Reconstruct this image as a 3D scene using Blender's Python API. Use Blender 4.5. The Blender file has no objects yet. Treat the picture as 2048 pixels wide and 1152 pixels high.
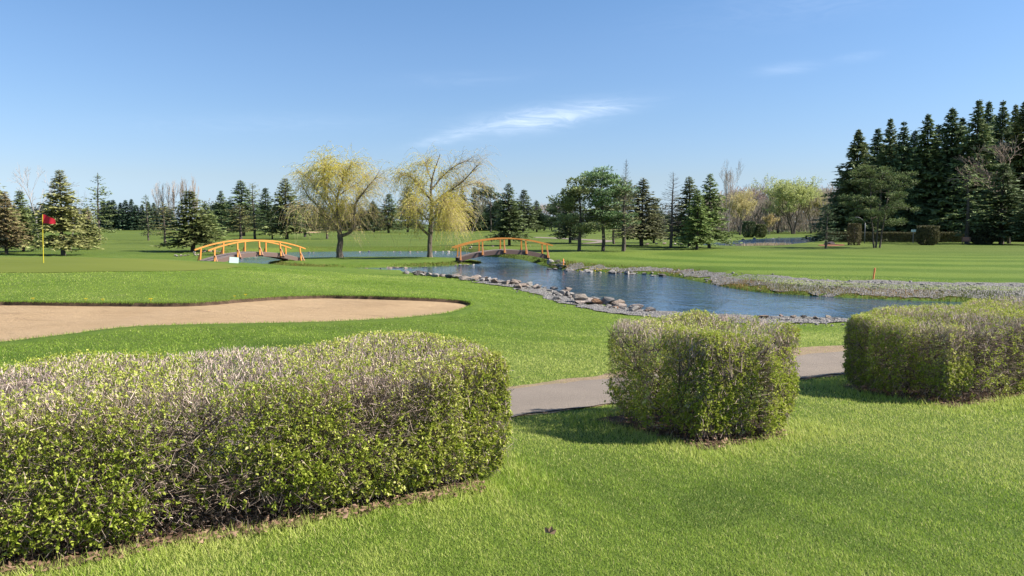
import bpy, bmesh, math, random
import numpy as np
from mathutils import Vector, Matrix
from mathutils.geometry import delaunay_2d_cdt

SC = bpy.context.scene
COL = SC.collection
R = math.radians
rng = np.random.default_rng(7)
random.seed(7)

# ------------------------------------------------------------------ camera
F = 1480.0                     # focal length in pixels of the 2048 wide photograph
EYE = 3.0                      # eye height above the far fairways
PITCH = math.atan2(128.0, F)
cam_d = bpy.data.cameras.new('camera')
cam = bpy.data.objects.new('camera', cam_d)
COL.objects.link(cam)
cam.location = (0, 0, EYE)
cam.rotation_euler = (R(90) - PITCH, 0, 0)
cam_d.sensor_width = 36.0
cam_d.lens = 36.0 * F / 2048.0
cam_d.clip_start = 0.1
cam_d.clip_end = 9000.0
SC.camera = cam

# ------------------------------------------------------------------ light
SUN_AZ = -4.0                   # degrees from +X towards +Y
SUN_EL = 40.0
sun_d = bpy.data.lights.new('sun', 'SUN')
sun_d.energy = 5.0
sun_d.angle = R(0.53)
sun_d.color = (1.0, 0.94, 0.84)
sun = bpy.data.objects.new('sun', sun_d)
COL.objects.link(sun)
sdir = Vector((math.cos(R(SUN_EL)) * math.cos(R(SUN_AZ)), math.cos(R(SUN_EL)) * math.sin(R(SUN_AZ)), math.sin(R(SUN_EL))))
sun.rotation_euler = sdir.to_track_quat('Z', 'Y').to_euler()
sun.location = (30, -10, 40)

SC.view_settings.view_transform = 'Standard'
SC.view_settings.look = 'None'
SC.view_settings.gamma = 1.0
SC.view_settings.exposure = 1.15

class NT:
    """small helper to write node trees"""
    def __init__(s, tree):
        s.t = tree
        s.n = tree.nodes
        s.l = tree.links
    def node(s, typ, **kw):
        nd = s.n.new(typ)
        for k, v in kw.items():
            setattr(nd, k, v)
        return nd
    def put(s, sock, v):
        if isinstance(v, bpy.types.NodeSocket):
            s.l.new(v, sock)
        elif v is not None:
            if sock.type == 'RGBA' and not isinstance(v, (int, float)) and len(v) == 3:
                v = (*v, 1.0)
            sock.default_value = v
    def m(s, op, a, b=None, c=None, clamp=False):
        nd = s.node('ShaderNodeMath', operation=op, use_clamp=clamp)
        s.put(nd.inputs[0], a)
        if b is not None: s.put(nd.inputs[1], b)
        if c is not None: s.put(nd.inputs[2], c)
        return nd.outputs[0]
    def mix(s, f, a, b, typ='MIX'):
        nd = s.node('ShaderNodeMix', data_type='RGBA', blend_type=typ)
        s.put(nd.inputs[0], f); s.put(nd.inputs[6], a); s.put(nd.inputs[7], b)
        return nd.outputs[2]
    def noise(s, vec, scale, detail=3.0, rough=0.55, dist=0.0):
        nd = s.node('ShaderNodeTexNoise')
        if vec is not None: s.l.new(vec, nd.inputs['Vector'])
        nd.inputs['Scale'].default_value = scale
        nd.inputs['Detail'].default_value = detail
        nd.inputs['Roughness'].default_value = rough
        nd.inputs['Distortion'].default_value = dist
        return nd.outputs['Fac']
    def ramp(s, f, stops, interp='LINEAR'):
        nd = s.node('ShaderNodeValToRGB')
        cr = nd.color_ramp
        cr.interpolation = interp
        while len(cr.elements) < len(stops): cr.elements.new(0.5)
        for e, (p, c) in zip(cr.elements, stops):
            e.position = p
            e.color = (*c, 1.0) if len(c) == 3 else c
        s.put(nd.inputs[0], f)
        return nd.outputs[0]
    def step(s, v, lo, hi):
        nd = s.node('ShaderNodeMapRange', interpolation_type='SMOOTHSTEP')
        s.put(nd.inputs[0], v)
        nd.inputs[1].default_value = lo; nd.inputs[2].default_value = hi
        nd.inputs[3].default_value = 0.0; nd.inputs[4].default_value = 1.0
        return nd.outputs[0]
    def sep(s, v):
        nd = s.node('ShaderNodeSeparateXYZ'); s.l.new(v, nd.inputs[0]); return nd.outputs
    def mapping(s, v, scale=(1, 1, 1), rot=(0, 0, 0), loc=(0, 0, 0)):
        nd = s.node('ShaderNodeMapping'); s.l.new(v, nd.inputs[0])
        nd.inputs['Scale'].default_value = scale; nd.inputs['Rotation'].default_value = rot; nd.inputs['Location'].default_value = loc
        return nd.outputs[0]

# ------------------------------------------------------------------ sky
def make_world():
    w = bpy.data.worlds.new('World'); SC.world = w
    w.use_nodes = True
    T = NT(w.node_tree); T.n.clear()
    sky = T.node('ShaderNodeTexSky', sky_type='NISHITA')
    sky.sun_disc = False
    sky.sun_elevation = R(SUN_EL)
    sky.sun_rotation = R(90 - SUN_AZ)
    sky.altitude = 60.0
    sky.air_density = 1.25
    sky.dust_density = 0.25
    sky.ozone_density = 2.6
    g = T.node('ShaderNodeTexCoord').outputs['Generated']
    x, y, z = T.sep(g)
    az = T.m('MULTIPLY', T.m('ARCTAN2', x, y), 57.29578)
    el = T.m('MULTIPLY', T.m('ARCSINE', z), 57.29578)
    comb = T.node('ShaderNodeCombineXYZ'); T.l.new(az, comb.inputs[0]); T.l.new(el, comb.inputs[1])
    ae = comb.outputs[0]
    st = T.mapping(ae, scale=(0.30, 1.5, 1), rot=(0, 0, R(-9)))
    n1 = T.noise(st, 0.9, 7.0, 0.62, 1.6)
    n1 = T.step(n1, 0.22, 0.85)
    total = None
    # (azimuth, elevation, half length, half height, tilt, density): high wisps of cirrus
    for a0, e0, la, lb, tilt, dens in [(2.0, 7.9, 5.0, 0.80, 8, 0.50), (4.9, 8.4, 4.2, 0.50, 7, 0.28), (-4.6, 6.6, 2.6, 0.36, 14, 0.34),
                                       (20.0, 10.9, 1.8, 0.36, 2, 0.18), (24.6, 11.3, 1.2, 0.28, 2, 0.13), (-18, 7.2, 9, 0.7, 3, 0.06), (27, 16, 12, 1.5, 6, 0.10), (-4, 10.8, 5, .5, 3, 0.06)]:
        ct, sn = math.cos(R(tilt)), math.sin(R(tilt))
        da = T.m('SUBTRACT', az, a0); de = T.m('SUBTRACT', el, e0)
        u = T.m('DIVIDE', T.m('ADD', T.m('MULTIPLY', da, ct), T.m('MULTIPLY', de, sn)), la)
        v = T.m('DIVIDE', T.m('SUBTRACT', T.m('MULTIPLY', de, ct), T.m('MULTIPLY', da, sn)), lb)
        r2 = T.m('ADD', T.m('MULTIPLY', u, u), T.m('MULTIPLY', v, v))
        gsn = T.m('MULTIPLY', T.m('EXPONENT', T.m('MULTIPLY', r2, -1.0)), dens)
        total = gsn if total is None else T.m('ADD', total, gsn)
    mask = T.m('MULTIPLY', total, T.m('ADD', T.m('MULTIPLY', n1, .62), 0.12), clamp=True)
    # the clear, blue air of the day: haze colour by height above the horizon
    k = 2.5
    air = T.ramp(T.m('DIVIDE', el, 90.0), [(p / 90.0, tuple(v / k for v in c)) for p, c in [
        (0.0, (.74, 1.07, 2.13)), (1.1, (.66, .91, 1.60)), (3.4, (.74, .865, 1.25)), (8.0, (.77, .91, 1.21)), (12.5, (.786, .942, 1.21)), (16.7, (.756, .95, 1.207)), (40.0, (.80, .97, 1.12)), (80., (.9, 1, 1.05))]])
    vm = T.node('ShaderNodeVectorMath', operation='MULTIPLY'); T.l.new(sky.outputs[0], vm.inputs[0]); T.l.new(air, vm.inputs[1])
    vs = T.node('ShaderNodeVectorMath', operation='SCALE'); T.l.new(vm.outputs[0], vs.inputs[0]); vs.inputs['Scale'].default_value = k
    col = T.mix(mask, vs.outputs[0], (12.6, 13.4, 14.8))
    bg = T.node('ShaderNodeBackground'); T.l.new(col, bg.inputs[0]); bg.inputs[1].default_value = 0.0575
    out = T.node('ShaderNodeOutputWorld'); T.l.new(bg.outputs[0], out.inputs[0])
make_world()

# ------------------------------------------------------------------ tags and mesh helpers
def tag(o, label=None, cat=None, group=None, kind=None):
    if label: o['label'] = label
    if cat: o['category'] = cat
    if group: o['group'] = group
    if kind: o['kind'] = kind
    return o

def empty(name, loc, rz=0.0):
    o = bpy.data.objects.new(name, None); COL.objects.link(o)
    o.location = loc; o.rotation_euler = (0, 0, rz)
    o.empty_display_size = 0.2
    return o

def link(name, me, parent=None, color=None):
    o = bpy.data.objects.new(name, me); COL.objects.link(o)
    if parent is not None: o.parent = parent
    if color is not None: o.color = (*color, 1.0)
    return o

def copy_tree(o, parent=None):
    c = o.copy(); COL.objects.link(c); c.parent = parent
    for ch in list(o.children): copy_tree(ch, c)
    return c

def mesh(name, V, faces, mat=None, smooth=False, tint=None, vattr=None):
    """V: n x 3; faces: list of integer arrays (m x k)"""
    V = np.asarray(V, dtype=np.float32)
    faces = [np.asarray(f, dtype=np.int32) for f in faces if len(f)]
    me = bpy.data.meshes.new(name)
    me.vertices.add(len(V)); me.vertices.foreach_set('co', V.ravel())
    nl = sum(f.size for f in faces); npoly = sum(len(f) for f in faces)
    me.loops.add(nl); me.polygons.add(npoly)
    me.loops.foreach_set('vertex_index', np.concatenate([f.ravel() for f in faces]))
    st = []; off = 0
    for f in faces:
        k = f.shape[1]
        st.append(off + np.arange(len(f), dtype=np.int32) * k); off += f.size
    me.polygons.foreach_set('loop_start', np.concatenate(st))
    if smooth: me.polygons.foreach_set('use_smooth', np.ones(npoly, dtype=bool))
    else: me.polygons.foreach_set('use_smooth', np.zeros(npoly, dtype=bool))
    me.update(calc_edges=True)
    if tint is not None:
        a = me.attributes.new('tint', 'FLOAT', 'FACE'); a.data.foreach_set('value', np.asarray(tint, dtype=np.float32))
    for k, v in (vattr or {}).items():
        a = me.attributes.new(k, 'FLOAT', 'POINT'); a.data.foreach_set('value', np.asarray(v, dtype=np.float32))
    if mat is not None: me.materials.append(mat)
    return me

def unit(v):
    return v / np.maximum(np.linalg.norm(v, axis=-1, keepdims=True), 1e-9)

def frames(d):
    d = unit(d)
    ref = np.where(np.abs(d[:, 2:3]) < 0.9, np.array([[0., 0., 1.]]), np.array([[1., 0., 0.]]))
    a = unit(np.cross(d, ref)); b = np.cross(d, a)
    return d, a, b

class Geo:
    """collects prisms (branches) and leaf faces, then becomes one mesh"""
    def __init__(s):
        s.V = []; s.Q = []; s.T = []; s.n = 0; s.tq = []; s.tt = []
    def add(s, V, quads=None, tris=None, tq=None, tt=None):
        V = np.asarray(V, dtype=np.float64).reshape(-1, 3)
        s.V.append(V)
        if quads is not None and len(quads):
            s.Q.append(np.asarray(quads) + s.n); s.tq.append(np.full(len(quads), 0.5) if tq is None else np.asarray(tq))
        if tris is not None and len(tris):
            s.T.append(np.asarray(tris) + s.n); s.tt.append(np.full(len(tris), 0.5) if tt is None else np.asarray(tt))
        s.n += len(V)
    def prisms(s, P0, P1, r0, r1, k=3, tint=None):
        P0 = np.asarray(P0, float).reshape(-1, 3); P1 = np.asarray(P1, float).reshape(-1, 3)
        m = len(P0)
        if m == 0: return
        r0 = np.broadcast_to(np.asarray(r0, float), (m,)); r1 = np.broadcast_to(np.asarray(r1, float), (m,))
        d, a, b = frames(P1 - P0)
        ang = np.arange(k) * 2 * np.pi / k
        c = np.cos(ang)[None, :, None]; sn = np.sin(ang)[None, :, None]
        off = a[:, None] * c + b[:, None] * sn
        A = P0[:, None] + off * r0[:, None, None]; B = P1[:, None] + off * r1[:, None, None]
        V = np.concatenate([A, B], axis=1).reshape(-1, 3)
        i = np.arange(k); j = (i + 1) % k
        q = np.stack([i, j, j + k, i + k], axis=1)
        Q = (q[None] + (np.arange(m) * 2 * k)[:, None, None]).reshape(-1, 4)
        tq = None if tint is None else np.repeat(np.broadcast_to(tint, (m,)), k)
        s.add(V, quads=Q, tq=tq)
    def tube(s, pts, rad, k=6, tint=0.5):
        """a connected tapered tube with a closed tip"""
        pts = np.asarray(pts, float); n = len(pts)
        rad = np.broadcast_to(np.asarray(rad, float), (n,))
        d = np.gradient(pts, axis=0); d, a, b = frames(d)
        for i in range(1, n):           # keep the frame from flipping
            a[i] = a[i - 1] - d[i] * np.dot(a[i - 1], d[i]); a[i] /= max(np.linalg.norm(a[i]), 1e-9); b[i] = np.cross(d[i], a[i])
        ang = np.arange(k) * 2 * np.pi / k
        V = pts[:, None] + (a[:, None] * np.cos(ang)[None, :, None] + b[:, None] * np.sin(ang)[None, :, None]) * rad[:, None, None]
        i = np.arange(k); j = (i + 1) % k
        Q = np.concatenate([np.stack([i + r * k, j + r * k, j + (r + 1) * k, i + (r + 1) * k], axis=1) for r in range(n - 1)])
        V = np.concatenate([V.reshape(-1, 3), pts[-1:], pts[:1]])
        T = np.concatenate([np.stack([i + (n - 1) * k, j + (n - 1) * k, np.full(k, n * k)], axis=1),
                            np.stack([j, i, np.full(k, n * k + 1)], axis=1)])
        s.add(V, quads=Q, tris=T, tq=np.full(len(Q), tint), tt=np.full(len(T), tint))
    def leaves(s, B, D, L, W, tint=None, side=None, fold=0.25):
        """diamond leaves growing from B along D"""
        B = np.asarray(B, float).reshape(-1, 3); D = unit(np.asarray(D, float).reshape(-1, 3)); m = len(B)
        if m == 0: return
        L = np.broadcast_to(np.asarray(L, float), (m,))[:, None]; W = np.broadcast_to(np.asarray(W, float), (m,))[:, None]
        if side is None: side = rng.normal(size=(m, 3))
        S = unit(np.cross(D, side)); N = np.cross(D, S)
        V = np.stack([B, B + D * L * 0.45 + S * W * 0.5 + N * W * fold, B + D * L, B + D * L * 0.45 - S * W * 0.5 + N * W * fold], axis=1).reshape(-1, 3)
        o = (np.arange(m) * 4)[:, None]
        T = np.stack([o + [0, 1, 2], o + [0, 2, 3]], axis=1).reshape(-1, 3)
        s.add(V, tris=T, tt=np.full(2 * m, 0.5) if tint is None else np.repeat(tint, 2))
    def blades(s, B, D, L, W, tint, side=None, flat=False):
        B = np.asarray(B, float).reshape(-1, 3); D = unit(np.asarray(D, float)); m = len(B)
        L = np.broadcast_to(np.asarray(L, float), (m,))[:, None]; W = np.broadcast_to(np.asarray(W, float), (m,))[:, None]
        if side is None:
            a = rng.uniform(0, 2 * np.pi, m); side = np.stack([np.cos(a), np.sin(a), np.zeros(m)], axis=1)
        if flat: side = unit(np.column_stack([-D[:, 1], D[:, 0], np.zeros(m)]) + rng.normal(size=(m, 3)) * [.45, .45, 0])
        V = np.stack([B - side * W * 0.5, B + side * W * 0.5, B + D * L], axis=1).reshape(-1, 3)
        s.add(V, tris=np.arange(3 * m).reshape(-1, 3), tt=tint)
    def box(s, c, size, rot=None, tint=0.5):
        h = np.asarray(size, float) / 2
        V = np.array([[x, y, z] for x in (-1, 1) for y in (-1, 1) for z in (-1, 1)], float) * h
        if rot is not None: V = V @ np.asarray(rot).T
        V = V + np.asarray(c, float)
        Q = [[0, 1, 3, 2], [4, 6, 7, 5], [0, 4, 5, 1], [2, 3, 7, 6], [0, 2, 6, 4], [1, 5, 7, 3]]
        s.add(V, quads=Q, tq=np.full(6, tint))
    def mesh(s, name, mat, smooth=False):
        V = np.concatenate(s.V)
        Q = np.concatenate(s.Q) if s.Q else np.zeros((0, 4), int); T = np.concatenate(s.T) if s.T else np.zeros((0, 3), int)
        tint = np.concatenate((s.tq if s.Q else []) + (s.tt if s.T else []))
        return mesh(name, V, [f for f in (Q, T) if len(f)], mat, smooth, tint)

# ------------------------------------------------------------------ photograph geometry: pixels (2048 x 1152) to places
CT, ST = math.cos(PITCH), math.sin(PITCH)
def ray(px, py):
    c0 = (px - 1024.0) / F; c1 = -(py - 576.0) / F
    return np.array([c0, CT + c1 * ST, -ST + c1 * CT])
def P(px, py, z):
    d = ray(px, py); t = (z - EYE) / d[2]
    return np.array([d[0] * t, d[1] * t])

# ------------------------------------------------------------------ terrain
ZW = -0.60                      # water level of the near ponds
ZW2 = -0.14                     # water level of the far pond
cp = []
for d_ in (1.0, 4.0, 7.5, 11.0, 14.0):
    for k in (-1.1, -0.55, 0.0, 0.55, 1.1):
        cp.append((k * (d_ + 1), d_, 1.35 - 0.068 * d_))
for x_, y_, z_ in [(-30, 4, 1.2), (30, 4, 1.1), (0, -20, 1.35), (-30, -20, 1.3), (30, -20, 1.3), (-40, 20, 0.7), (45, 18, 0.1), (-60, 40, 0.7), (60, 40, 0.0), (-60, 75, 0.1),
                   (-14, 54, -0.1), (-38, 62, 0.1), (0, -200, 1.0), (200, 0, 0.5), (-200, 0, 0.8)]:
    cp.append((x_, y_, z_))
for px_, py_, z_ in [(1640, 690, .36), (1600, 652, -.30), (1290, 633, -.30), (1200, 623, -.28), (1100, 594, -.25), (1000, 571, -.2), (900, 557, -.22), (830, 550, -.24),
                     (1100, 650, .02), (1350, 660, -.05), (1900, 660, -.25), (2250, 700, -.1),
                     (-300, 700, .45), (0, 690, .42), (250, 658, .38), (500, 650, .36), (700, 645, .33), (850, 634, .25), (950, 606, .14), (800, 592, .30), (650, 587, .38),
                     (400, 601, .45), (200, 600, .47), (0, 600, .50), (-300, 600, .5),
                     (0, 545, .95), (300, 548, .86), (550, 556, .52), (750, 565, .18), (950, 581, .02),
                     (-300, 512, 1.0), (0, 512, 1.05), (87, 526, 1.05), (200, 514, 1.02), (340, 519, .93), (450, 529, .62), (530, 534, .42), (600, 538, .24), (700, 545, -.05), (765, 547, -.18),
                     (0, 503, 0.), (150, 503, 0.), (250, 503, 0.), (345, 519, -.2), (680, 511, -.15), (860, 511, -.15), (930, 520, -.3), (600, 522, -.3), (770, 512, -.2),
                     (1130, 524, 0.), (1250, 531, 0.), (1480, 549, 0.), (1700, 560, 0.), (2048, 566, 0.), (2300, 575, 0.), (1700, 530, .08), (2048, 520, .1), (1400, 512, 0.),
                     (-200, 490, 0.), (100, 490, 0.), (400, 490, 0.), (700, 490, 0.), (1000, 490, 0.), (1300, 490, 0.), (1700, 495, 0.), (2100, 495, 0.), (2400, 500, 0.)]:
    q = P(px_, py_, z_); cp.append((q[0], q[1], z_))
CP = np.array(cp)
def warp(x, y):
    d = np.sqrt(x * x + y * y)
    th = np.arctan2(x, y)
    return np.stack([th * 2.0, np.log(d + 6.0) * 1.6], axis=-1)
CW = warp(CP[:, 0], CP[:, 1])
def kern(A, B):
    d2 = ((A[:, None] - B[None]) ** 2).sum(-1)
    return np.sqrt(d2 + 0.01)
_K = kern(CW, CW)
_n = len(CP)
_A = np.zeros((_n + 1, _n + 1)); _A[:_n, :_n] = _K - np.eye(_n) * 0.004; _A[:_n, _n] = 1; _A[_n, :_n] = 1
_w = np.linalg.solve(_A, np.concatenate([CP[:, 2], [0]]))
def sm(t):
    t = np.clip(t, 0, 1); return t * t * (3 - 2 * t)
def base(x, y):
    x = np.atleast_1d(np.asarray(x, float)); y = np.atleast_1d(np.asarray(y, float))
    out = np.empty(len(x))
    for i in range(0, len(x), 40000):
        j = slice(i, i + 40000)
        out[j] = kern(warp(x[j], y[j]), CW) @ _w[:_n] + _w[_n]
    out = np.clip(out, -0.45, 1.6)
    d = np.sqrt(x * x + y * y)
    und = 0.02 * np.sin(x * 0.9 + 1.3 * np.sin(y * 0.41)) * np.cos(y * 0.7)
    out = out * (1 - sm((d - 95) / 55)) + und * sm((d - 3) / 8)
    # beyond the course the land rises a touch
    return out
def G(px, py):
    """where the ray through a pixel of the photograph meets the land"""
    dr = ray(px, py)
    ts = np.geomspace(2.5, 900, 1500)
    hz = base(dr[0] * ts, dr[1] * ts)
    below = np.nonzero(EYE + dr[2] * ts < hz)[0]
    t = ts[below[0]] if len(below) else ts[-1]
    return np.array([dr[0] * t, dr[1] * t])

def GL(px, py, lo=8.0, hi=220.0):
    """the same, on the finished land with its banks (or on the water)"""
    dr = ray(px, py); ts = np.linspace(lo, hi, 900)
    hz = np.maximum(land(dr[0] * ts, dr[1] * ts), ZW)
    below = np.nonzero(EYE + dr[2] * ts < hz)[0]
    t = ts[below[0]] if len(below) else ts[-1]
    return np.array([dr[0] * t, dr[1] * t])

def catmull(pts, n, closed=True):
    pts = np.asarray(pts, float); m = len(pts); out = []
    idx = range(m) if closed else range(m - 1)
    for i in idx:
        if closed: p0, p1, p2, p3 = pts[(i - 1) % m], pts[i], pts[(i + 1) % m], pts[(i + 2) % m]
        else: p0, p1, p2, p3 = pts[max(i - 1, 0)], pts[i], pts[i + 1], pts[min(i + 2, m - 1)]
        for k in range(n):
            t = k / n
            out.append(0.5 * ((2 * p1) + (-p0 + p2) * t + (2 * p0 - 5 * p1 + 4 * p2 - p3) * t * t + (-p0 + 3 * p1 - 3 * p2 + p3) * t ** 3))
    if not closed: out.append(pts[-1])
    return np.array(out)

def poly_sd(poly, x, y, far=12.0):
    """signed distance, negative inside"""
    x = np.asarray(x, float); y = np.asarray(y, float)
    sd = np.full(len(x), far)
    lo = poly.min(0) - far; hi = poly.max(0) + far
    sel = np.nonzero((x > lo[0]) & (x < hi[0]) & (y > lo[1]) & (y < hi[1]))[0]
    for i in range(0, len(sel), 20000):
        s = sel[i:i + 20000]
        X = x[s][:, None]; Y = y[s][:, None]
        A = poly; B = np.roll(poly, -1, axis=0)
        ex, ey = (B - A)[:, 0], (B - A)[:, 1]
        t = np.clip(((X - A[:, 0]) * ex + (Y - A[:, 1]) * ey) / np.maximum(ex * ex + ey * ey, 1e-12), 0, 1)
        dd = np.sqrt(((X - A[:, 0] - t * ex) ** 2 + (Y - A[:, 1] - t * ey) ** 2).min(1))
        cr = ((A[:, 1] > Y) != (B[:, 1] > Y)) & (X < (B[:, 0] - A[:, 0]) * (Y - A[:, 1]) / np.where(np.abs(B[:, 1] - A[:, 1]) < 1e-12, 1e-12, B[:, 1] - A[:, 1]) + A[:, 0])
        inside = cr.sum(1) % 2 == 1
        sd[s] = np.minimum(np.where(inside, -dd, dd), far)
    return sd

WATER = catmull([P(a, b, ZW) for a, b in [
    (2600, 690), (2200, 664), (1900, 648), (1690, 640), (1600, 636), (1510, 634), (1400, 629), (1290, 622), (1220, 613), (1165, 603), (1140, 592), (1100, 581), (1050, 572), (990, 563),
    (930, 556), (880, 551), (830, 547), (760, 545.5), (690, 545), (600, 545), (540, 541), (490, 536), (464, 530), (457, 521), (464, 513), (500, 508), (590, 504), (700, 502.5), (800, 502), (900, 502), (938, 504), (955, 511), (1000, 514.5), (1040, 519), (1062, 524),
    (1085, 531), (1110, 537), (1150, 541), (1250, 546), (1330, 551), (1390, 562), (1450, 574), (1500, 582), (1560, 588), (1700, 596), (1850, 602), (2048, 607), (2300, 614), (2600, 625)]], 5)
ISLAND = catmull([P(a, b, ZW) for a, b in [
    (540, 528), (565, 532), (600, 535), (640, 536.5), (690, 536), (750, 535), (800, 534), (850, 533), (900, 531), (945, 528.5), (962, 525.5), (955, 521.5), (930, 517.5), (900, 515.5),
    (850, 514.2), (780, 513.6), (700, 514.2), (640, 515.2), (600, 516.5), (570, 519), (545, 523)]], 5)
POND2 = catmull([P(a, b, ZW2) for a, b in [(1405, 490.5), (1450, 491.5), (1500, 492.5), (1555, 490.5), (1600, 486), (1650, 480.5), (1720, 477), (1720, 474.2), (1640, 474.4), (1560, 476), (1505, 478.5), (1470, 482), (1440, 485), (1410, 487.5)]], 5)
BUNKER = catmull([G(a, b) for a, b in [(-420, 700), (-200, 706), (0, 687), (120, 672), (250, 657), (380, 651), (500, 648.5), (620, 646), (720, 642), (820, 636), (895, 627), (935, 616), (944, 608),
                                       (925, 602), (880, 598), (800, 594.5), (720, 592), (640, 591), (560, 594), (490, 598), (420, 604), (350, 607), (240, 606), (120, 605), (0, 604.5), (-200, 604), (-420, 606)]], 6)
GREEN = catmull([G(a, b) for a, b in [(-500, 552), (-200, 553), (0, 546), (150, 545), (300, 543), (420, 540), (480, 534), (455, 528.6), (400, 524.5), (340, 520.5), (250, 517), (150, 514.5), (0, 513.5), (-200, 513), (-500, 514)]], 5)
PATH_C = catmull([(-16, -1.2), (-9, 3.3), (-3.5, 7.15), (0.65, 9.85), (5.2, 12.7), (10, 15.4), (18, 19.0), (30, 23)], 12, closed=False)
_t = np.gradient(PATH_C, axis=0); _t = _t / np.linalg.norm(_t, axis=1, keepdims=True); PATH_N = np.stack([-_t[:, 1], _t[:, 0]], axis=1)
PATH = np.concatenate([PATH_C - PATH_N * .92, (PATH_C + PATH_N * .86)[::-1]])

WILLOWS = [tuple(P(680, 514.5, -.40)), tuple(P(860, 514, -.40))]
def bank_len(x, y):
    """how far the land takes to rise from the water to its own height"""
    d = np.sqrt(x * x + y * y)
    L = np.full(len(x), 1.5)
    far_right = sm((x + 0.0) / 8) * sm((d - 30 - 0.0 * x) / 4)
    near = (y < 30 + (58 - 30) * np.clip((14 - x) / 16, 0, 1)) & (x > -8) & (x < 30)
    return L + 1.6 * far_right + np.where(near & (far_right < .05), 1.4, 0)
def land(x, y, bunker=True):
    x = np.atleast_1d(np.asarray(x, float)); y = np.atleast_1d(np.asarray(y, float))
    z = base(x, y)
    sw = poly_sd(WATER, x, y, 14.0); si = poly_sd(ISLAND, x, y, 14.0)
    s = np.maximum(sw, -si)                      # negative in the water, positive on land and on the island
    s = np.where((sw < 0), np.where(si < 0, -si, -np.minimum(-sw, si)), sw)
    L = np.where(si < 0, 1.6, bank_len(x, y))
    isl = -0.575 + 0.26 * sm((79 - y) / 15)
    for wx, wy in WILLOWS: isl = isl + .14 * np.exp(-((x - wx) ** 2 + (y - wy) ** 2) / 1.6)
    z = np.where(si < 0, isl, z)
    up = ZW + 0.03 + (np.maximum(z, ZW + 0.07) - ZW - 0.03) * (0.16 * sm(s / 0.35) + 0.84 * sm(s / L))
    wob = 0.0
    dn = ZW - np.clip(-s * 0.45, 0, 1.0) - 0.02
    z = np.where(s < 0, dn, np.where(s < L, up, z))
    s2 = poly_sd(POND2, x, y, 12.0)
    z = np.where(s2 < 0, ZW2 - np.clip(-s2 * 0.4, 0, 0.8), np.where(s2 < 2.5, ZW2 + (z - ZW2) * sm(s2 / 2.5), z))
    if bunker:
        sb = poly_sd(BUNKER, x, y, 6.0)
        z = z - 0.75 * sm((0.42 - sb) / 0.30)
    return z
def H(p, **k):
    return float(land([p[0]], [p[1]], **k)[0])

# ------------------------------------------------------------------ materials
def new_mat(name):
    m = bpy.data.materials.new(name); m.use_nodes = True
    T = NT(m.node_tree); T.n.clear()
    return m, T
def finish(T, bsdf_out, disp=None):
    o = T.node('ShaderNodeOutputMaterial'); T.l.new(bsdf_out, o.inputs[0])
def pbsdf(T, col, rough=0.8, spec=0.3, normal=None, metal=0.0):
    b = T.node('ShaderNodeBsdfPrincipled')
    T.put(b.inputs['Base Color'], col); T.put(b.inputs['Roughness'], rough)
    b.inputs['Specular IOR Level'].default_value = spec; b.inputs['Metallic'].default_value = metal
    if normal is not None: T.l.new(normal, b.inputs['Normal'])
    return b.outputs[0]
def bump(T, h, dist, strength=1.0):
    b = T.node('ShaderNodeBump'); T.l.new(h, b.inputs['Height'])
    b.inputs['Distance'].default_value = dist; b.inputs['Strength'].default_value = strength
    return b.outputs[0]
def pos(T):
    return T.node('ShaderNodeNewGeometry').outputs['Position']

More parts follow.
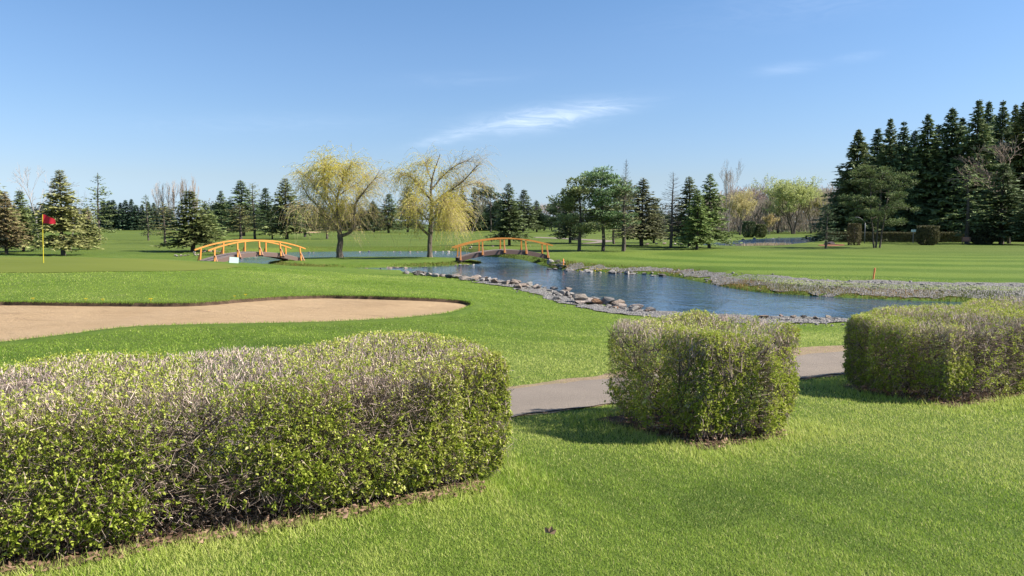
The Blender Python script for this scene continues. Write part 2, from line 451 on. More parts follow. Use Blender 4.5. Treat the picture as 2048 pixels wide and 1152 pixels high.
def mat_ground():
    m, T = new_mat('grass_ground')
    p = pos(T)
    big = T.noise(p, 0.10, 4, 0.6, 0.4); mid = T.noise(p, 0.9, 5, 0.65, 0.3); fine = T.noise(p, 9, 4, 0.7); vf = T.noise(p, 60, 2, 0.6)
    c = T.ramp(mid, [(0.25, (.058, .105, .012)), (0.5, (.090, .145, .019)), (0.75, (.130, .180, .030))])
    c = T.mix(T.step(big, .35, .7), c, T.mix(.55, c, (.140, .190, .036)))
    # dry, mossy worn spots
    worn = T.m('MULTIPLY', T.step(T.noise(p, 0.33, 5, 0.7, 0.8), .58, .74), 0.5)
    c = T.mix(worn, c, (.17, .175, .07))
    fac = T.m('ADD', 0.55, T.m('MULTIPLY', fine, 0.9))
    cc = T.node('ShaderNodeCombineColor'); [T.l.new(fac, cc.inputs[i]) for i in range(3)]
    c = T.mix(1.0, c, cc.outputs[0], 'MULTIPLY')
    # mown bands of the fairway on the far side of the pond
    at = T.node('ShaderNodeAttribute'); at.attribute_name = 'fairway'
    x, y, z = T.sep(p)
    q = P(1900, 509, 0.0)
    dx = T.m('MULTIPLY', T.m('SUBTRACT', x, float(q[0])), 0.62); dy = T.m('SUBTRACT', y, float(q[1]))
    rr = T.m('SQRT', T.m('ADD', T.m('MULTIPLY', dx, dx), T.m('MULTIPLY', dy, dy)))
    rr = T.m('ADD', rr, T.m('MULTIPLY', T.noise(p, 0.05, 2), 5.0))
    st = T.step(T.m('SINE', T.m('MULTIPLY', rr, .95)), -.8, .8)
    fw = T.mix(st, (.066, .120, .011), (.126, .180, .026))
    fw = T.mix(T.step(big, .3, .75), fw, T.mix(.5, fw, (.12, .165, .030)))
    fw = T.mix(.6, fw, T.mix(1.0, fw, cc.outputs[0], 'MULTIPLY'))
    c = T.mix(at.outputs['Fac'], c, fw)
    # the mown strips of the far fairways run across the view
    d2 = T.m('SQRT', T.m('ADD', T.m('MULTIPLY', x, x), T.m('MULTIPLY', y, y)))
    farm = T.step(d2, 60, 110)
    fs = T.step(T.noise(T.mapping(p, scale=(.02, .10, 1)), 1.0, 3, .6, .4), .35, .68)
    c = T.mix(farm, c, T.mix(fs, (.070, .105, .018), (.112, .145, .026)))
    c = T.mix(T.m('MULTIPLY', T.m('SUBTRACT', 1.0, T.step(d2, 6, 34)), .40), c, (.052, .078, .014))  # dark soil tone below the near blades, painting shade into their gaps
    hb = T.m('ADD', T.m('MULTIPLY', fine, 0.6), vf)
    n = bump(T, hb, 0.035, 0.9)
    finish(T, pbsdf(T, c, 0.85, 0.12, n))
    return m
def mat_green():
    m, T = new_mat('putting_green_turf')
    p = pos(T)
    a = T.noise(T.mapping(p, scale=(.25, .8, 1), rot=(0, 0, .3)), 0.5, 4, .6, .3); f = T.noise(p, 14, 3, .6)
    c = T.ramp(a, [(.3, (.107, .130, .019)), (.7, (.135, .155, .026))])
    c = T.mix(T.m('MULTIPLY', f, .25), c, (.08, .11, .016))
    finish(T, pbsdf(T, c, .85, .12, bump(T, f, .012, .6)))
    return m
def mat_sand():
    m, T = new_mat('bunker_sand')
    p = pos(T)
    n1 = T.noise(p, .5, 5, .6); n2 = T.noise(p, 40, 3, .7); n3 = T.noise(T.mapping(p, scale=(.5, 2.2, 1), rot=(0, 0, .25)), 1.2, 5, .7, .8)
    c = T.ramp(n1, [(.3, (.405, .280, .163)), (.7, (.460, .325, .196))])
    c = T.mix(T.m('MULTIPLY', T.step(n3, .56, .72), .5), c, (.22, .145, .085))
    c = T.mix(T.m('MULTIPLY', n2, .25), c, (.23, .16, .09))
    rk = T.m('SINE', T.m('ADD', T.m('MULTIPLY', T.sep(p)[1], 60.0), T.m('MULTIPLY', n1, 30)))
    h = T.m('ADD', T.m('MULTIPLY', n2, .4), T.m('ADD', T.m('MULTIPLY', rk, .22), T.m('MULTIPLY', n3, 1.5)))
    finish(T, pbsdf(T, c, .95, .1, bump(T, h, .09, .9)))
    return m
def mat_asphalt():
    m, T = new_mat('path_asphalt')
    p = pos(T)
    n1 = T.noise(p, .8, 4, .6); n2 = T.noise(p, 120, 2, .7); v = T.node('ShaderNodeTexVoronoi'); v.inputs['Scale'].default_value = 90; T.l.new(p, v.inputs['Vector'])
    c = T.ramp(n1, [(.3, (.215, .178, .146)), (.7, (.280, .232, .190))])
    n4 = T.noise(p, 22, 4, .75)
    c = T.mix(T.m('MULTIPLY', T.step(n4, .45, .7), .35), c, (.13, .105, .085)); c = T.mix(T.m('MULTIPLY', n2, .6), c, (.12, .10, .085)); c = T.mix(T.step(v.outputs['Distance'], .0, .25), (.30, .27, .25), c)
    finish(T, pbsdf(T, c, .9, .2, bump(T, T.m('ADD', n2, v.outputs['Distance']), .006, .8)))
    return m
def mat_earth(name, c0, c1, c2, sc=6.0, d=.03):
    m, T = new_mat(name)
    p = pos(T)
    n1 = T.noise(p, sc * .25, 5, .65, .4); n2 = T.noise(p, sc * 5, 4, .75)
    c = T.ramp(n1, [(.3, c0), (.5, c1), (.72, c2)])
    c = T.mix(T.m('MULTIPLY', T.step(n2, .45, .7), .5), c, tuple(v * .45 for v in c1))
    finish(T, pbsdf(T, c, .95, .12, bump(T, n2, d, .9)))
    return m
def mat_gravel():
    m, T = new_mat('gravel')
    p = pos(T)
    v = T.node('ShaderNodeTexVoronoi'); v.inputs['Scale'].default_value = 14; v.inputs['Randomness'].default_value = 1; T.l.new(p, v.inputs['Vector'])
    v2 = T.node('ShaderNodeTexVoronoi'); v2.inputs['Scale'].default_value = 5; T.l.new(p, v2.inputs['Vector'])
    n = T.noise(p, 1.2, 5, .7, .5)
    g = T.sep(v.outputs['Color'])[0]
    c = T.ramp(g, [(0., (.12, .110, .105)), (.55, (.215, .200, .190)), (1., (.34, .32, .30))])
    c = T.mix(T.m('MULTIPLY', T.step(n, .52, .66), .6), c, (.19, .185, .10))
    h = T.m('ADD', T.m('MULTIPLY', v.outputs['Distance'], -1.0), T.m('MULTIPLY', v2.outputs['Distance'], -.6))
    finish(T, pbsdf(T, c, .9, .2, bump(T, h, .10, 1.0)))
    return m
def mat_water(name, deep, chop, rough):
    m, T = new_mat(name)
    p = pos(T)
    a = T.noise(T.mapping(p, scale=(1.0, .55, 1), rot=(0, 0, .5)), 1.1, 4, .6, .3)
    b = T.noise(T.mapping(p, scale=(1.3, .8, 1), rot=(0, 0, -.4)), 4.2, 3, .6, .2)
    calm = T.step(T.noise(T.mapping(p, scale=(.12, .05, 1)), 1.0, 3, .5), .35, .65)
    h = T.m('ADD', a, T.m('MULTIPLY', b, T.m('ADD', .18, T.m('MULTIPLY', calm, .30))))
    h = T.m('MULTIPLY', h, T.m('ADD', 1.0, T.m('MULTIPLY', T.step(T.sep(p)[1], 62, 82), 4.0)))
    finish(T, pbsdf(T, deep, rough, .5, bump(T, h, chop, 1.0)))
    T.n['Principled BSDF'].inputs['IOR'].default_value = 1.33
    return m
def mat_leaf(name, stops, trans=.35, rough=.55, objcol=False, spec=.25):
    m, T = new_mat(name)
    at = T.node('ShaderNodeAttribute'); at.attribute_name = 'tint'
    if objcol:
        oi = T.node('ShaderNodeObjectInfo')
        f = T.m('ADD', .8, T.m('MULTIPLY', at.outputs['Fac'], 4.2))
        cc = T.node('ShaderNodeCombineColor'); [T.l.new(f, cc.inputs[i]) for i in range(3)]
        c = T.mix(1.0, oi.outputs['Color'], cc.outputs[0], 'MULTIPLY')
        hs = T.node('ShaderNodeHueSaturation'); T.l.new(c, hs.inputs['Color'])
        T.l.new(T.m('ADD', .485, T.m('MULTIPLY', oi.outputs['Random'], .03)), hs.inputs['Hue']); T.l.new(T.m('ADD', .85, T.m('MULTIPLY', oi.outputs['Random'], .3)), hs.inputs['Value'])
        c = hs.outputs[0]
    else:
        c = T.ramp(at.outputs['Fac'], stops)
    b = pbsdf(T, c, rough, spec)
    if trans > 0:
        tr = T.node('ShaderNodeBsdfTranslucent'); T.put(tr.inputs[0], c)
        mx = T.node('ShaderNodeMixShader'); mx.inputs[0].default_value = trans
        T.l.new(b, mx.inputs[1]); T.l.new(tr.outputs[0], mx.inputs[2]); b = mx.outputs[0]
    finish(T, b)
    return m
def mat_bark(name, c0, c1, sc=8.0, objcol=False):
    m, T = new_mat(name)
    p = T.node('ShaderNodeTexCoord').outputs['Object']
    n = T.noise(T.mapping(p, scale=(1, 1, .25)), sc, 4, .7, .4)
    c = T.ramp(n, [(.3, c0), (.7, c1)])
    if objcol:
        oi = T.node('ShaderNodeObjectInfo'); c = T.mix(1.0, c, oi.outputs['Color'], 'MULTIPLY')
    finish(T, pbsdf(T, c, .9, .15, bump(T, n, .03, .7)))
    return m
def mat_rock():
    m, T = new_mat('rock')
    p = T.node('ShaderNodeTexCoord').outputs['Object']
    oi = T.node('ShaderNodeObjectInfo')
    pp = T.node('ShaderNodeVectorMath', operation='ADD'); T.l.new(p, pp.inputs[0]); T.l.new(oi.outputs['Location'], pp.inputs[1])
    n = T.noise(pp.outputs[0], 2.2, 6, .7, .6); n2 = T.noise(pp.outputs[0], 14, 4, .7)
    c = T.ramp(n, [(.30, (.45, .45, .45)), (.5, (.85, .85, .85)), (.7, (1.25, 1.22, 1.18))])
    c = T.mix(1.0, c, oi.outputs['Color'], 'MULTIPLY')
    c = T.mix(T.m('MULTIPLY', T.step(n2, .5, .7), .35), c, (.10, .095, .08))
    finish(T, pbsdf(T, c, .88, .2, bump(T, T.m('ADD', n, T.m('MULTIPLY', n2, .5)), .08, .8)))
    return m
def mat_paint(name, col, rough=.55, wear=(.25, .2, .15), amt=.35, sc=12):
    m, T = new_mat(name)
    p = T.node('ShaderNodeTexCoord').outputs['Object']
    n = T.noise(p, sc, 5, .7, .3); n2 = T.noise(p, 1.5, 3, .6)
    c = T.mix(T.m('MULTIPLY', T.step(n, .55, .75), amt), col, wear)
    c = T.mix(T.m('MULTIPLY', n2, .25), c, tuple(v * .7 for v in col))
    finish(T, pbsdf(T, c, rough, .3, bump(T, n, .004, .5)))
    return m

M = {}
M['ground'] = mat_ground(); M['green'] = mat_green(); M['sand'] = mat_sand(); M['asphalt'] = mat_asphalt(); M['gravel'] = mat_gravel()
M['shoulder'] = mat_earth('sandy_edge', (.24, .175, .115), (.29, .215, .14), (.21, .17, .10))
M['litter_soil'] = mat_earth('leaf_litter_soil', (.06, .040, .028), (.10, .066, .044), (.15, .10, .07), 14)
M['mulch'] = mat_earth('mulch', (.16, .07, .04), (.24, .11, .06), (.28, .15, .09), 4)
M['water'] = mat_water('pond_water', (.026, .055, .095), .060, .04)
M['water2'] = mat_water('far_pond_water', (.020, .048, .095), .14, .06)
M['blade'] = mat_leaf('grass_blades', [(0, (.062, .128, .016)), (.45, (.238, .360, .036)), (.8, (.410, .500, .088)), (1, (.62, .57, .25))], .38, .6)
M['tuft'] = mat_leaf('bank_plants', [(0, (.045, .075, .012)), (.35, (.12, .16, .022)), (.6, (.22, .18, .05)), (.85, (.30, .16, .05)), (1, (.38, .29, .16))], .3, .7)
M['reed'] = mat_leaf('dry_reeds', [(0, (.32, .24, .14)), (1, (.52, .42, .27))], .3, .7)
M['flower'] = mat_leaf('yellow_petals', [(0, (.55, .40, .01)), (1, (.75, .55, .02))], .2, .6)
M['litter'] = mat_leaf('dead_leaves', [(0, (.08, .045, .03)), (.5, (.17, .10, .065)), (1, (.33, .215, .145))], .1, .8)
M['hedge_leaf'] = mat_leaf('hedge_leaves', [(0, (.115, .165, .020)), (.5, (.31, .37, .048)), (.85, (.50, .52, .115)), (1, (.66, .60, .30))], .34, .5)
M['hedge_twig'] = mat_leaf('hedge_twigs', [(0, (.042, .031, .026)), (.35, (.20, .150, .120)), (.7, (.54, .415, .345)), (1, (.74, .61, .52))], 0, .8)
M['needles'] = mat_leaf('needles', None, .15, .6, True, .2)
M['buds'] = mat_leaf('buds_and_young_leaves', None, .4, .6, True, .15)
M['bark'] = mat_bark('bark', (.05, .042, .036), (.15, .125, .105))
M['bark_pale'] = mat_bark('pale_bark', (.13, .115, .10), (.30, .275, .245))
M['bark_twig'] = mat_bark('bare_twigs', (.75, .72, .70), (1.1, 1.05, 1.0), 2.0, True)
M['willow_bark'] = mat_bark('willow_bark', (.055, .044, .034), (.19, .155, .12), 6)
M['willow_leaf'] = mat_leaf('willow_leaves', [(0, (.46, .42, .060)), (.5, (.66, .60, .10)), (1, (.80, .73, .21))], .5, .6)
M['rock'] = mat_rock()
M['orange'] = mat_paint('orange_stained_timber', (.61, .245, .052), .5, (.36, .15, .04), .6)
M['deck'] = mat_paint('weathered_deck_timber', (.20, .16, .145), .8, (.11, .085, .08), .6, 5)
M['beam'] = mat_paint('brown_bridge_beam', (.145, .095, .080), .75, (.08, .055, .05), .6, 4)
M['brace'] = mat_paint('bridge_brace_timber', (.33, .150, .07), .6, (.25, .12, .07), .5)
M['stake'] = mat_paint('orange_stake_paint', (.92, .30, .11), .5)
M['pole'] = mat_paint('yellow_pole_paint', (.52, .43, .03), .4)
M['flag'] = mat_paint('red_flag_cloth', (.60, .020, .045), .8, (.5, .01, .03), .3)
M['white'] = mat_paint('white_board_paint', (.58, .72, .67), .5, (.55, .7, .68), .3)
M['bench_dark'] = mat_paint('dark_bench_timber', (.05, .06, .05), .7)
M['bench_red'] = mat_paint('salmon_bench_timber', (.42, .20, .13), .7)
M['steel'] = mat_paint('grey_steel', (.15, .16, .17), .5)

# ------------------------------------------------------------------ ground sheet
def make_ground():
    fine = np.arange(-44, 44.01, 0.22)
    rest = np.concatenate([np.arange(46, 180, 4.0), np.arange(180, 314.1, 4.0)])
    th = np.radians(np.concatenate([fine, rest]))
    rad = np.concatenate([[0.6], np.geomspace(1.2, 14, 150), np.geomspace(14, 110, 330)[1:], np.geomspace(110, 6000, 110)[1:]])
    TH, RD = np.meshgrid(th, rad)
    X = (np.sin(TH) * RD).ravel(); Y = (np.cos(TH) * RD).ravel()
    Z = land(X, Y)
    nt, nr = len(th), len(rad)
    V = np.concatenate([np.stack([X, Y, Z], axis=1), [[0, 0, 1.35]]])
    i = np.arange(nt); j = (i + 1) % nt
    Q = np.concatenate([np.stack([i + r * nt, i + (r + 1) * nt, j + (r + 1) * nt, j + r * nt], axis=1) for r in range(nr - 1)])
    T_ = np.stack([i, j, np.full(nt, nt * nr)], axis=1)
    # the mown fairway beyond the pond
    fwp = catmull([P(a, b, 0.) for a, b in [(1120, 520), (1180, 528), (1330, 537), (1480, 546), (1700, 556), (2048, 562), (2500, 580), (2700, 540), (2500, 500), (2048, 490), (1800, 491), (1650, 497), (1450, 497), (1250, 504)]], 4)
    fw = sm(1 - poly_sd(fwp, V[:, 0], V[:, 1], 6.0) / 3.0 - 0.3)
    me = mesh('ground', V, [Q, T_], M['ground'], True, None, {'fairway': fw})
    tag(link('ground', me), kind='structure')
make_ground()

def sheet(name, poly, step, zf, mat, kind='structure', jit=.25, parent=None):
    lo, hi = poly.min(0), poly.max(0)
    gx, gy = np.meshgrid(np.arange(lo[0], hi[0], step), np.arange(lo[1], hi[1], step))
    g = np.stack([gx.ravel(), gy.ravel()], axis=1); g += rng.uniform(-jit, jit, g.shape) * step
    g = g[poly_sd(poly, g[:, 0], g[:, 1], 5.0) < -step * .35]
    pts = np.concatenate([poly, g])
    r = delaunay_2d_cdt([Vector(p) for p in pts], [], [list(range(len(poly)))], 1, 1e-5)
    v = np.array([[q.x, q.y] for q in r[0]]); f = np.array([list(t) for t in r[2] if len(t) == 3])
    a, b, c = v[f[:, 0]], v[f[:, 1]], v[f[:, 2]]
    cr = (b[:, 0] - a[:, 0]) * (c[:, 1] - a[:, 1]) - (b[:, 1] - a[:, 1]) * (c[:, 0] - a[:, 0])
    f[cr < 0] = f[cr < 0][:, ::-1]
    me = mesh(name, np.column_stack([v, zf(v[:, 0], v[:, 1])]), [f], mat, True)
    return tag(link(name, me), kind=kind)

def dens(poly, n):
    """resample a closed outline into about n even pieces"""
    q = np.concatenate([poly, poly[:1]]); s = np.concatenate([[0], np.cumsum(np.linalg.norm(np.diff(q, axis=0), axis=1))])
    t = np.linspace(0, s[-1], n, endpoint=False)
    return np.stack([np.interp(t, s, q[:, 0]), np.interp(t, s, q[:, 1])], axis=1)
def rough_edge(poly, amp, seed=1, every=1):
    r = np.random.default_rng(seed)
    n = len(poly); k = r.normal(size=n); k = (k + np.roll(k, 1) + np.roll(k, -1)) / 1.7
    t = np.roll(poly, -1, 0) - np.roll(poly, 1, 0); t /= np.maximum(np.linalg.norm(t, axis=1, keepdims=True), 1e-9)
    return poly + np.stack([t[:, 1], -t[:, 0]], axis=1) * (k * amp)[:, None]

# water
wbox = np.array([WATER.min(0) - 1, WATER.max(0) + 1])
def water_sheet(name, poly, z, mat, grow):
    r = poly.copy(); c = r.mean(0)
    t = np.roll(r, -1, 0) - np.roll(r, 1, 0); t /= np.linalg.norm(t, axis=1, keepdims=True); nrm = np.stack([t[:, 1], -t[:, 0]], axis=1)
    area = 0.5 * np.sum(r[:, 0] * np.roll(r[:, 1], -1) - np.roll(r[:, 0], -1) * r[:, 1])
    if area < 0: nrm = -nrm
    lo, hi = r.min(0) - 1.0, r.max(0) + 1.0
    gx, gy = np.meshgrid(np.arange(lo[0], hi[0] + .01, 1.0), np.arange(lo[1], hi[1] + .01, 1.0))
    sdv = poly_sd(poly, gx.ravel(), gy.ravel(), 6.0).reshape(gx.shape)
    ny, nx = gx.shape
    keep = (np.minimum.reduce([sdv[:-1, :-1], sdv[1:, :-1], sdv[:-1, 1:], sdv[1:, 1:]]) < grow)
    idx = np.arange(nx * ny).reshape(ny, nx)
    Q = np.stack([idx[:-1, :-1][keep], idx[:-1, 1:][keep], idx[1:, 1:][keep], idx[1:, :-1][keep]], axis=1)
    used = np.unique(Q); rem = np.full(nx * ny, -1); rem[used] = np.arange(len(used))
    V = np.column_stack([gx.ravel()[used], gy.ravel()[used], np.full(len(used), z)])
    return tag(link(name, mesh(name, V, [rem[Q]], mat, True)), kind='structure')
water_sheet('water', WATER, ZW, M['water'], 0.25)
water_sheet('pond_water', POND2, ZW2, M['water2'], 0.25)

# sand bunker, its turf lip, the putting green, the path and its sandy edge
BK = rough_edge(dens(BUNKER, 700), .012, 3)
def sand_z(x, y):
    s = -poly_sd(BK, x, y, 6.0)
    return base(x, y) - 0.07 - 0.045 * sm((y - 20.5) / 4) - 0.12 * sm(s / 2.2) - 0.03 * np.sin(x * .8) * np.cos(y * .6) * sm(s / 2)
sheet('sand_bunker', BK, .35, sand_z, M['sand'])
def make_lip():
    t = np.roll(BK, -1, 0) - np.roll(BK, 1, 0); t /= np.linalg.norm(t, axis=1, keepdims=True); nrm = np.stack([t[:, 1], -t[:, 0]], axis=1)
    area = 0.5 * np.sum(BK[:, 0] * np.roll(BK[:, 1], -1) - np.roll(BK[:, 0], -1) * BK[:, 1])
    if area < 0: nrm = -nrm
    n = len(BK); rows = []
    for off, dz in [(-.03, -.42), (-.015, .005), (.05, .035), (.22, .028), (.5, .008), (.62, -.03)]:
        q = BK + nrm * off
        rows.append(np.column_stack([q, base(q[:, 0], q[:, 1]) + dz]))
    i = np.arange(n); j = (i + 1) % n
    Q = np.concatenate([np.stack([i + r * n, j + r * n, j + (r + 1) * n, i + (r + 1) * n], axis=1) for r in range(5)])
    me = mesh('bunker_edge', np.concatenate(rows), [Q], M['ground'], True); me.materials.append(M['litter_soil'])  # dark soil on the lip face also paints in shade below the turf
    me.polygons.foreach_set('material_index', np.repeat([1, 0, 0, 0, 0], n).astype(np.int32))
    tag(link('bunker_edge', me), kind='structure')
make_lip()
sheet('putting_green', dens(GREEN, 300), .7, lambda x, y: base(x, y) + .016, M['green'])
_sw = (1.10 + .75 * sm((PATH_C[:, 0] - .5) / 5))[:, None]
SHO = np.concatenate([PATH_C - PATH_N * .90, (PATH_C + PATH_N * _sw)[::-1]])
SHO = rough_edge(dens(SHO, 600), .05, 5)
sheet('path_edge', SHO, .4, lambda x, y: base(x, y) + .008, M['shoulder'])
sheet('path', rough_edge(dens(PATH, 900), .032, 6), .35, lambda x, y: base(x, y) + .020, M['asphalt'])

# gravel banks
def band(pxs, z_out, seed, amp=.26, n=260):
    poly = np.array(pxs); return rough_edge(dens(catmull(poly, 6), n), amp, seed)
GRAV_NEAR = band([P(a, b, z) for a, b, z in [(930, 554, -.6), (990, 561, -.6), (1050, 569, -.6), (1100, 577, -.6), (1140, 587, -.6), (1168, 598, -.6), (1222, 608, -.6), (1290, 617, -.6), (1400, 624, -.6), (1510, 629, -.6), (1600, 631, -.6), (1700, 635, -.6), (1900, 643, -.6), (2200, 660, -.6),
                                                (2200, 690, -.3), (1900, 660, -.3), (1700, 648, -.3), (1600, 648, -.3), (1510, 647, -.3), (1400, 640, -.3), (1290, 634, -.3), (1220, 628, -.3), (1150, 612, -.28), (1090, 597, -.25), (1040, 583, -.24), (990, 570, -.2), (940, 560, -.2)]], 0, 11)
GRAV_FAR = band([GL(a, b, 25, 75) for a, b in [(1135, 537), (1180, 538.5), (1230, 541), (1290, 543.5), (1340, 546), (1400, 555), (1450, 565), (1520, 576), (1600, 585), (1700, 590), (1850, 597), (2048, 603), (2300, 611),
                                              (2300, 577), (2048, 568), (1850, 564.5), (1700, 561), (1600, 557), (1480, 549.5), (1400, 543), (1340, 539), (1290, 536), (1230, 533.5), (1180, 531.5), (1140, 531)]], 0, 12)
for nm, pl in (('gravel_bank', GRAV_NEAR), ('gravel_shore', GRAV_FAR)):
    sheet(nm, pl, .4, lambda x, y: land(x, y) + .03 + .02 * np.sin(x * 5.1) * np.sin(y * 4.3), M['gravel'])

# far sand bunker, cart path on the far side
FARB = catmull([P(a, b, 0) for a, b in [(585, 465), (600, 464), (625, 463.4), (640, 464), (636, 465.6), (610, 466)]], 6)
sheet('far_bunker', FARB, 3, lambda x, y: land(x, y) + .05, M['sand'])
CP2 = catmull([P(a, b, 0) for a, b in [(1070, 474), (1110, 475.5), (1160, 478), (1222, 481), (1222, 483.5), (1180, 487.5), (1160, 487.3), (1195, 483), (1150, 479.4), (1100, 477), (1070, 475.4)]], 5)
sheet('cart_path', CP2, 1.5, lambda x, y: land(x, y) + .03, M['asphalt'])
MUL = catmull([P(a, b, 0) for a, b in [(1636, 491), (1655, 488.8), (1685, 489), (1688, 491.5), (1660, 493)]], 6)
sheet('flower_bed', MUL, .6, lambda x, y: land(x, y) + .04 + .10 * sm(-poly_sd(MUL, x, y, 4) / 1.5), M['mulch'])
# ------------------------------------------------------------------ clipped hedges
HA = np.array([0.838, 0.545]); HN = np.array([-0.545, 0.838])
def noise3(p, sc, seed):
    """cheap smooth noise from a few random waves, about 0 to 1"""
    r = np.random.default_rng(seed); v = np.zeros(len(p))
    for k in range(7):
        w = r.normal(size=3) * sc * (0.6 + 0.25 * k); v += np.sin(p @ w + r.uniform(0, 6.28)) / (1 + 0.25 * k)
    return np.clip(0.5 + v / 6.0, 0, 1)
def make_hedge(fl, length, width, ztop, label, seed, sparse=None, top_bare=.75, taper=.22, dens_k=1.0, group='clipped hedges along the path'):
    global rng
    rng = np.random.default_rng(seed)
    fl = np.array(fl); c0 = fl + HN * width * .5
    root = empty('hedge', (c0[0] + HA[0] * length / 2, c0[1] + HA[1] * length / 2, H(c0 + HA * length / 2)))
    tag(root, label, 'hedge', group)
    def world(u, v, w):
        q = c0[None] + u[:, None] * HA + v[:, None] * HN
        zg = base(q[:, 0], q[:, 1])
        zt = ztop + .025 * np.sin(u * 2.1 + seed) + .02 * np.sin(u * 5.3)
        return np.column_stack([q, zg + w * (zt - zg)]) - np.array(root.location)
    def inset(w):                      # how much narrower the bush is near the ground and at its rounded top edge
        hd = np.minimum((1 - w) * (ztop - .9), .15)
        return np.where(w < .35, (1 - w / .35) ** 1.4 * taper, 0) + .15 - np.sqrt(np.maximum(.0225 - (.15 - hd) ** 2, 0))
    def dens_at(u, v, w):
        p = np.column_stack([u, v, w])
        n = noise3(p, 2.4, seed + 5) * .6 + noise3(p, 6.5, seed + 6) * .4
        d = .08 + .92 * sm((n - .33) / .24)
        if sparse is not None: d = d * (1 - sparse(u, v, w))
        return d
    def sample(n, shell):
        """points in the clipped volume, most of them near its faces"""
        u = rng.uniform(0, length, n); v = rng.uniform(-.5, .5, n) * width; w = rng.uniform(0.04, 1.0, n) ** .85
        h = ztop - 0.9
        pick = rng.choice(5, n, p=[.36, .22, .27, .075, .075] if length > 2 else [.29, .17, .24, .15, .15])
        e = np.abs(rng.normal(size=n)) * shell
        v = np.where(pick == 0, -.5 * width + e, np.where(pick == 1, .5 * width - e, v))
        w = np.where(pick == 2, 1 - e / h, w)
        u = np.where(pick == 3, e, np.where(pick == 4, length - e, u))
        w = np.clip(w, .02, 1.0)
        ins = inset(w)
        lim = .5 * width - ins
        v = np.clip(v, -.5 * width, .5 * width) * lim / (.5 * width)
        u = ins + np.clip(u, 0, length) * (length - 2 * ins) / length
        rc = .84 if length < 3 else .66; cu = np.where(u < length / 2, rc, length - rc); du = np.where(u < length / 2, rc - u, u - length + rc); dv = np.abs(v) - (.5 * width - rc)
        out_ = (du > 0) & (dv > 0); ln_ = np.sqrt(du * du + dv * dv); f = np.where(out_ & (ln_ > rc * .55), (rc * .55 + (ln_ - rc * .55) * .53) / np.maximum(ln_, 1e-6), 1)
        u = np.where(out_, cu + np.where(u < length / 2, -du, du) * f, u); v = np.where(out_, np.sign(v) * (.5 * width - rc + dv * f), v)
        u = u + .13 * (noise3(np.column_stack([u, v, w]), 2.2, seed + 3) - .5); v = v + .15 * (noise3(np.column_stack([u, v, w]), 2.6, seed + 4) - .5)
        return u, v, w
    # --- stems that fan up from the ground, and their branches
    g = Geo(); stems = []
    n_st = max(4, int(length / .30))
    for i in range(n_st):
        ub = taper + .1 + (length - 2 * taper - .2) * (i + rng.uniform(.2, .8)) / n_st; vb = rng.uniform(-.22, .22) * width
        for k in range(rng.integers(3, 6)):
            ut = np.clip(ub + rng.normal() * .36, .1, length - .1); vt = np.clip(vb + rng.normal() * .34 * width, -.42 * width, .42 * width); wt = rng.uniform(.6, .93)
            t = np.linspace(0, 1, 6)
            uu = ub + (ut - ub) * t ** 1.3 + rng.normal(size=6) * .02 * (t > 0); vv = vb + (vt - vb) * t ** 1.3 + rng.normal(size=6) * .02 * (t > 0); ww = wt * t - .03 * (t == 0)
            W = world(uu, vv, ww); r0 = rng.uniform(.007, .014)
            g.tube(W, np.linspace(r0, .004, 6), 4, rng.uniform(0, .3)); stems.append(np.column_stack([uu, vv, ww]))
    S = np.concatenate([s_[1:] for s_ in stems])
    nb = int(480 * length * dens_k)
    u, v, w = sample(nb, .16)
    cand = rng.integers(0, len(S), (nb, 40)); C = S[cand]
    cost = (C[..., 0] - u[:, None]) ** 2 + (C[..., 1] - v[:, None]) ** 2 + (C[..., 2] - w[:, None] + .18) ** 2 * 1.2 + 4 * np.maximum(C[..., 2] - w[:, None], 0)
    A = C[np.arange(nb), cost.argmin(1)]
    P0 = world(A[:, 0], A[:, 1], A[:, 2]); P2 = world(u, v, w); P1 = (P0 + P2) / 2 + rng.normal(size=P0.shape) * .04 - np.array([0, 0, .02])
    tb = rng.uniform(.05, .5, nb)
    g.prisms(P0, P1, .0045, .0035, 3, tb); g.prisms(P1, P2, .0035, .002, 3, tb)
    # --- fine clipped twigs
    nt = int(15500 * length * dens_k)
    u, v, w = sample(nt, .085)
    top = sm((w - .80) / .14)
    keep = rng.uniform(size=nt) < np.maximum(.30 + .70 * dens_at(u, v, w), top * min(.95, .30 + 1.1 * top_bare))
    u, v, w, top = u[keep], v[keep], w[keep], top[keep]; n = len(u)
    Q = world(u, v, w)
    out = np.column_stack([np.outer(np.sign(v) * (np.abs(v) / (.5 * width)) ** 3, HN) + np.outer(np.where(u < .3, -(1 - u / .3), np.where(u > length - .3, 1 - (length - u) / .3, 0)), HA), .55 + 1.5 * top])
    D = unit(out + rng.normal(size=(n, 3)) * .7); L = rng.uniform(.035, .11, n) * (1 - .35 * top)
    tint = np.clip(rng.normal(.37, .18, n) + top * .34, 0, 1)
    g.prisms(Q - D * L[:, None], Q, rng.uniform(.0014, .0024, n) * (1 + .25 * top), .0011, 3, tint)
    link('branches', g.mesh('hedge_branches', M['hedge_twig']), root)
    # --- leaves in little rosettes
    nl = int(9600 * length * dens_k)
    u, v, w = sample(nl, .07)
    inner = rng.uniform(size=nl) < .30; u = np.where(inner, rng.uniform(.15, length - .15, nl), u); v = np.where(inner, rng.uniform(-.36, .36, nl) * width, v); w = np.where(inner, rng.uniform(.12, .9, nl), w)  # inner leaves out of sight, added to block light and deepen the hedge's shadow
    low = 1 - sm((w - .25) / .6)
    bare = sm((w - .74) / .24) * (.45 + .55 * noise3(np.column_stack([u, v, w * 0]), 2.6, seed + 9))
    pr = dens_at(u, v, w) * (1 - top_bare * bare)
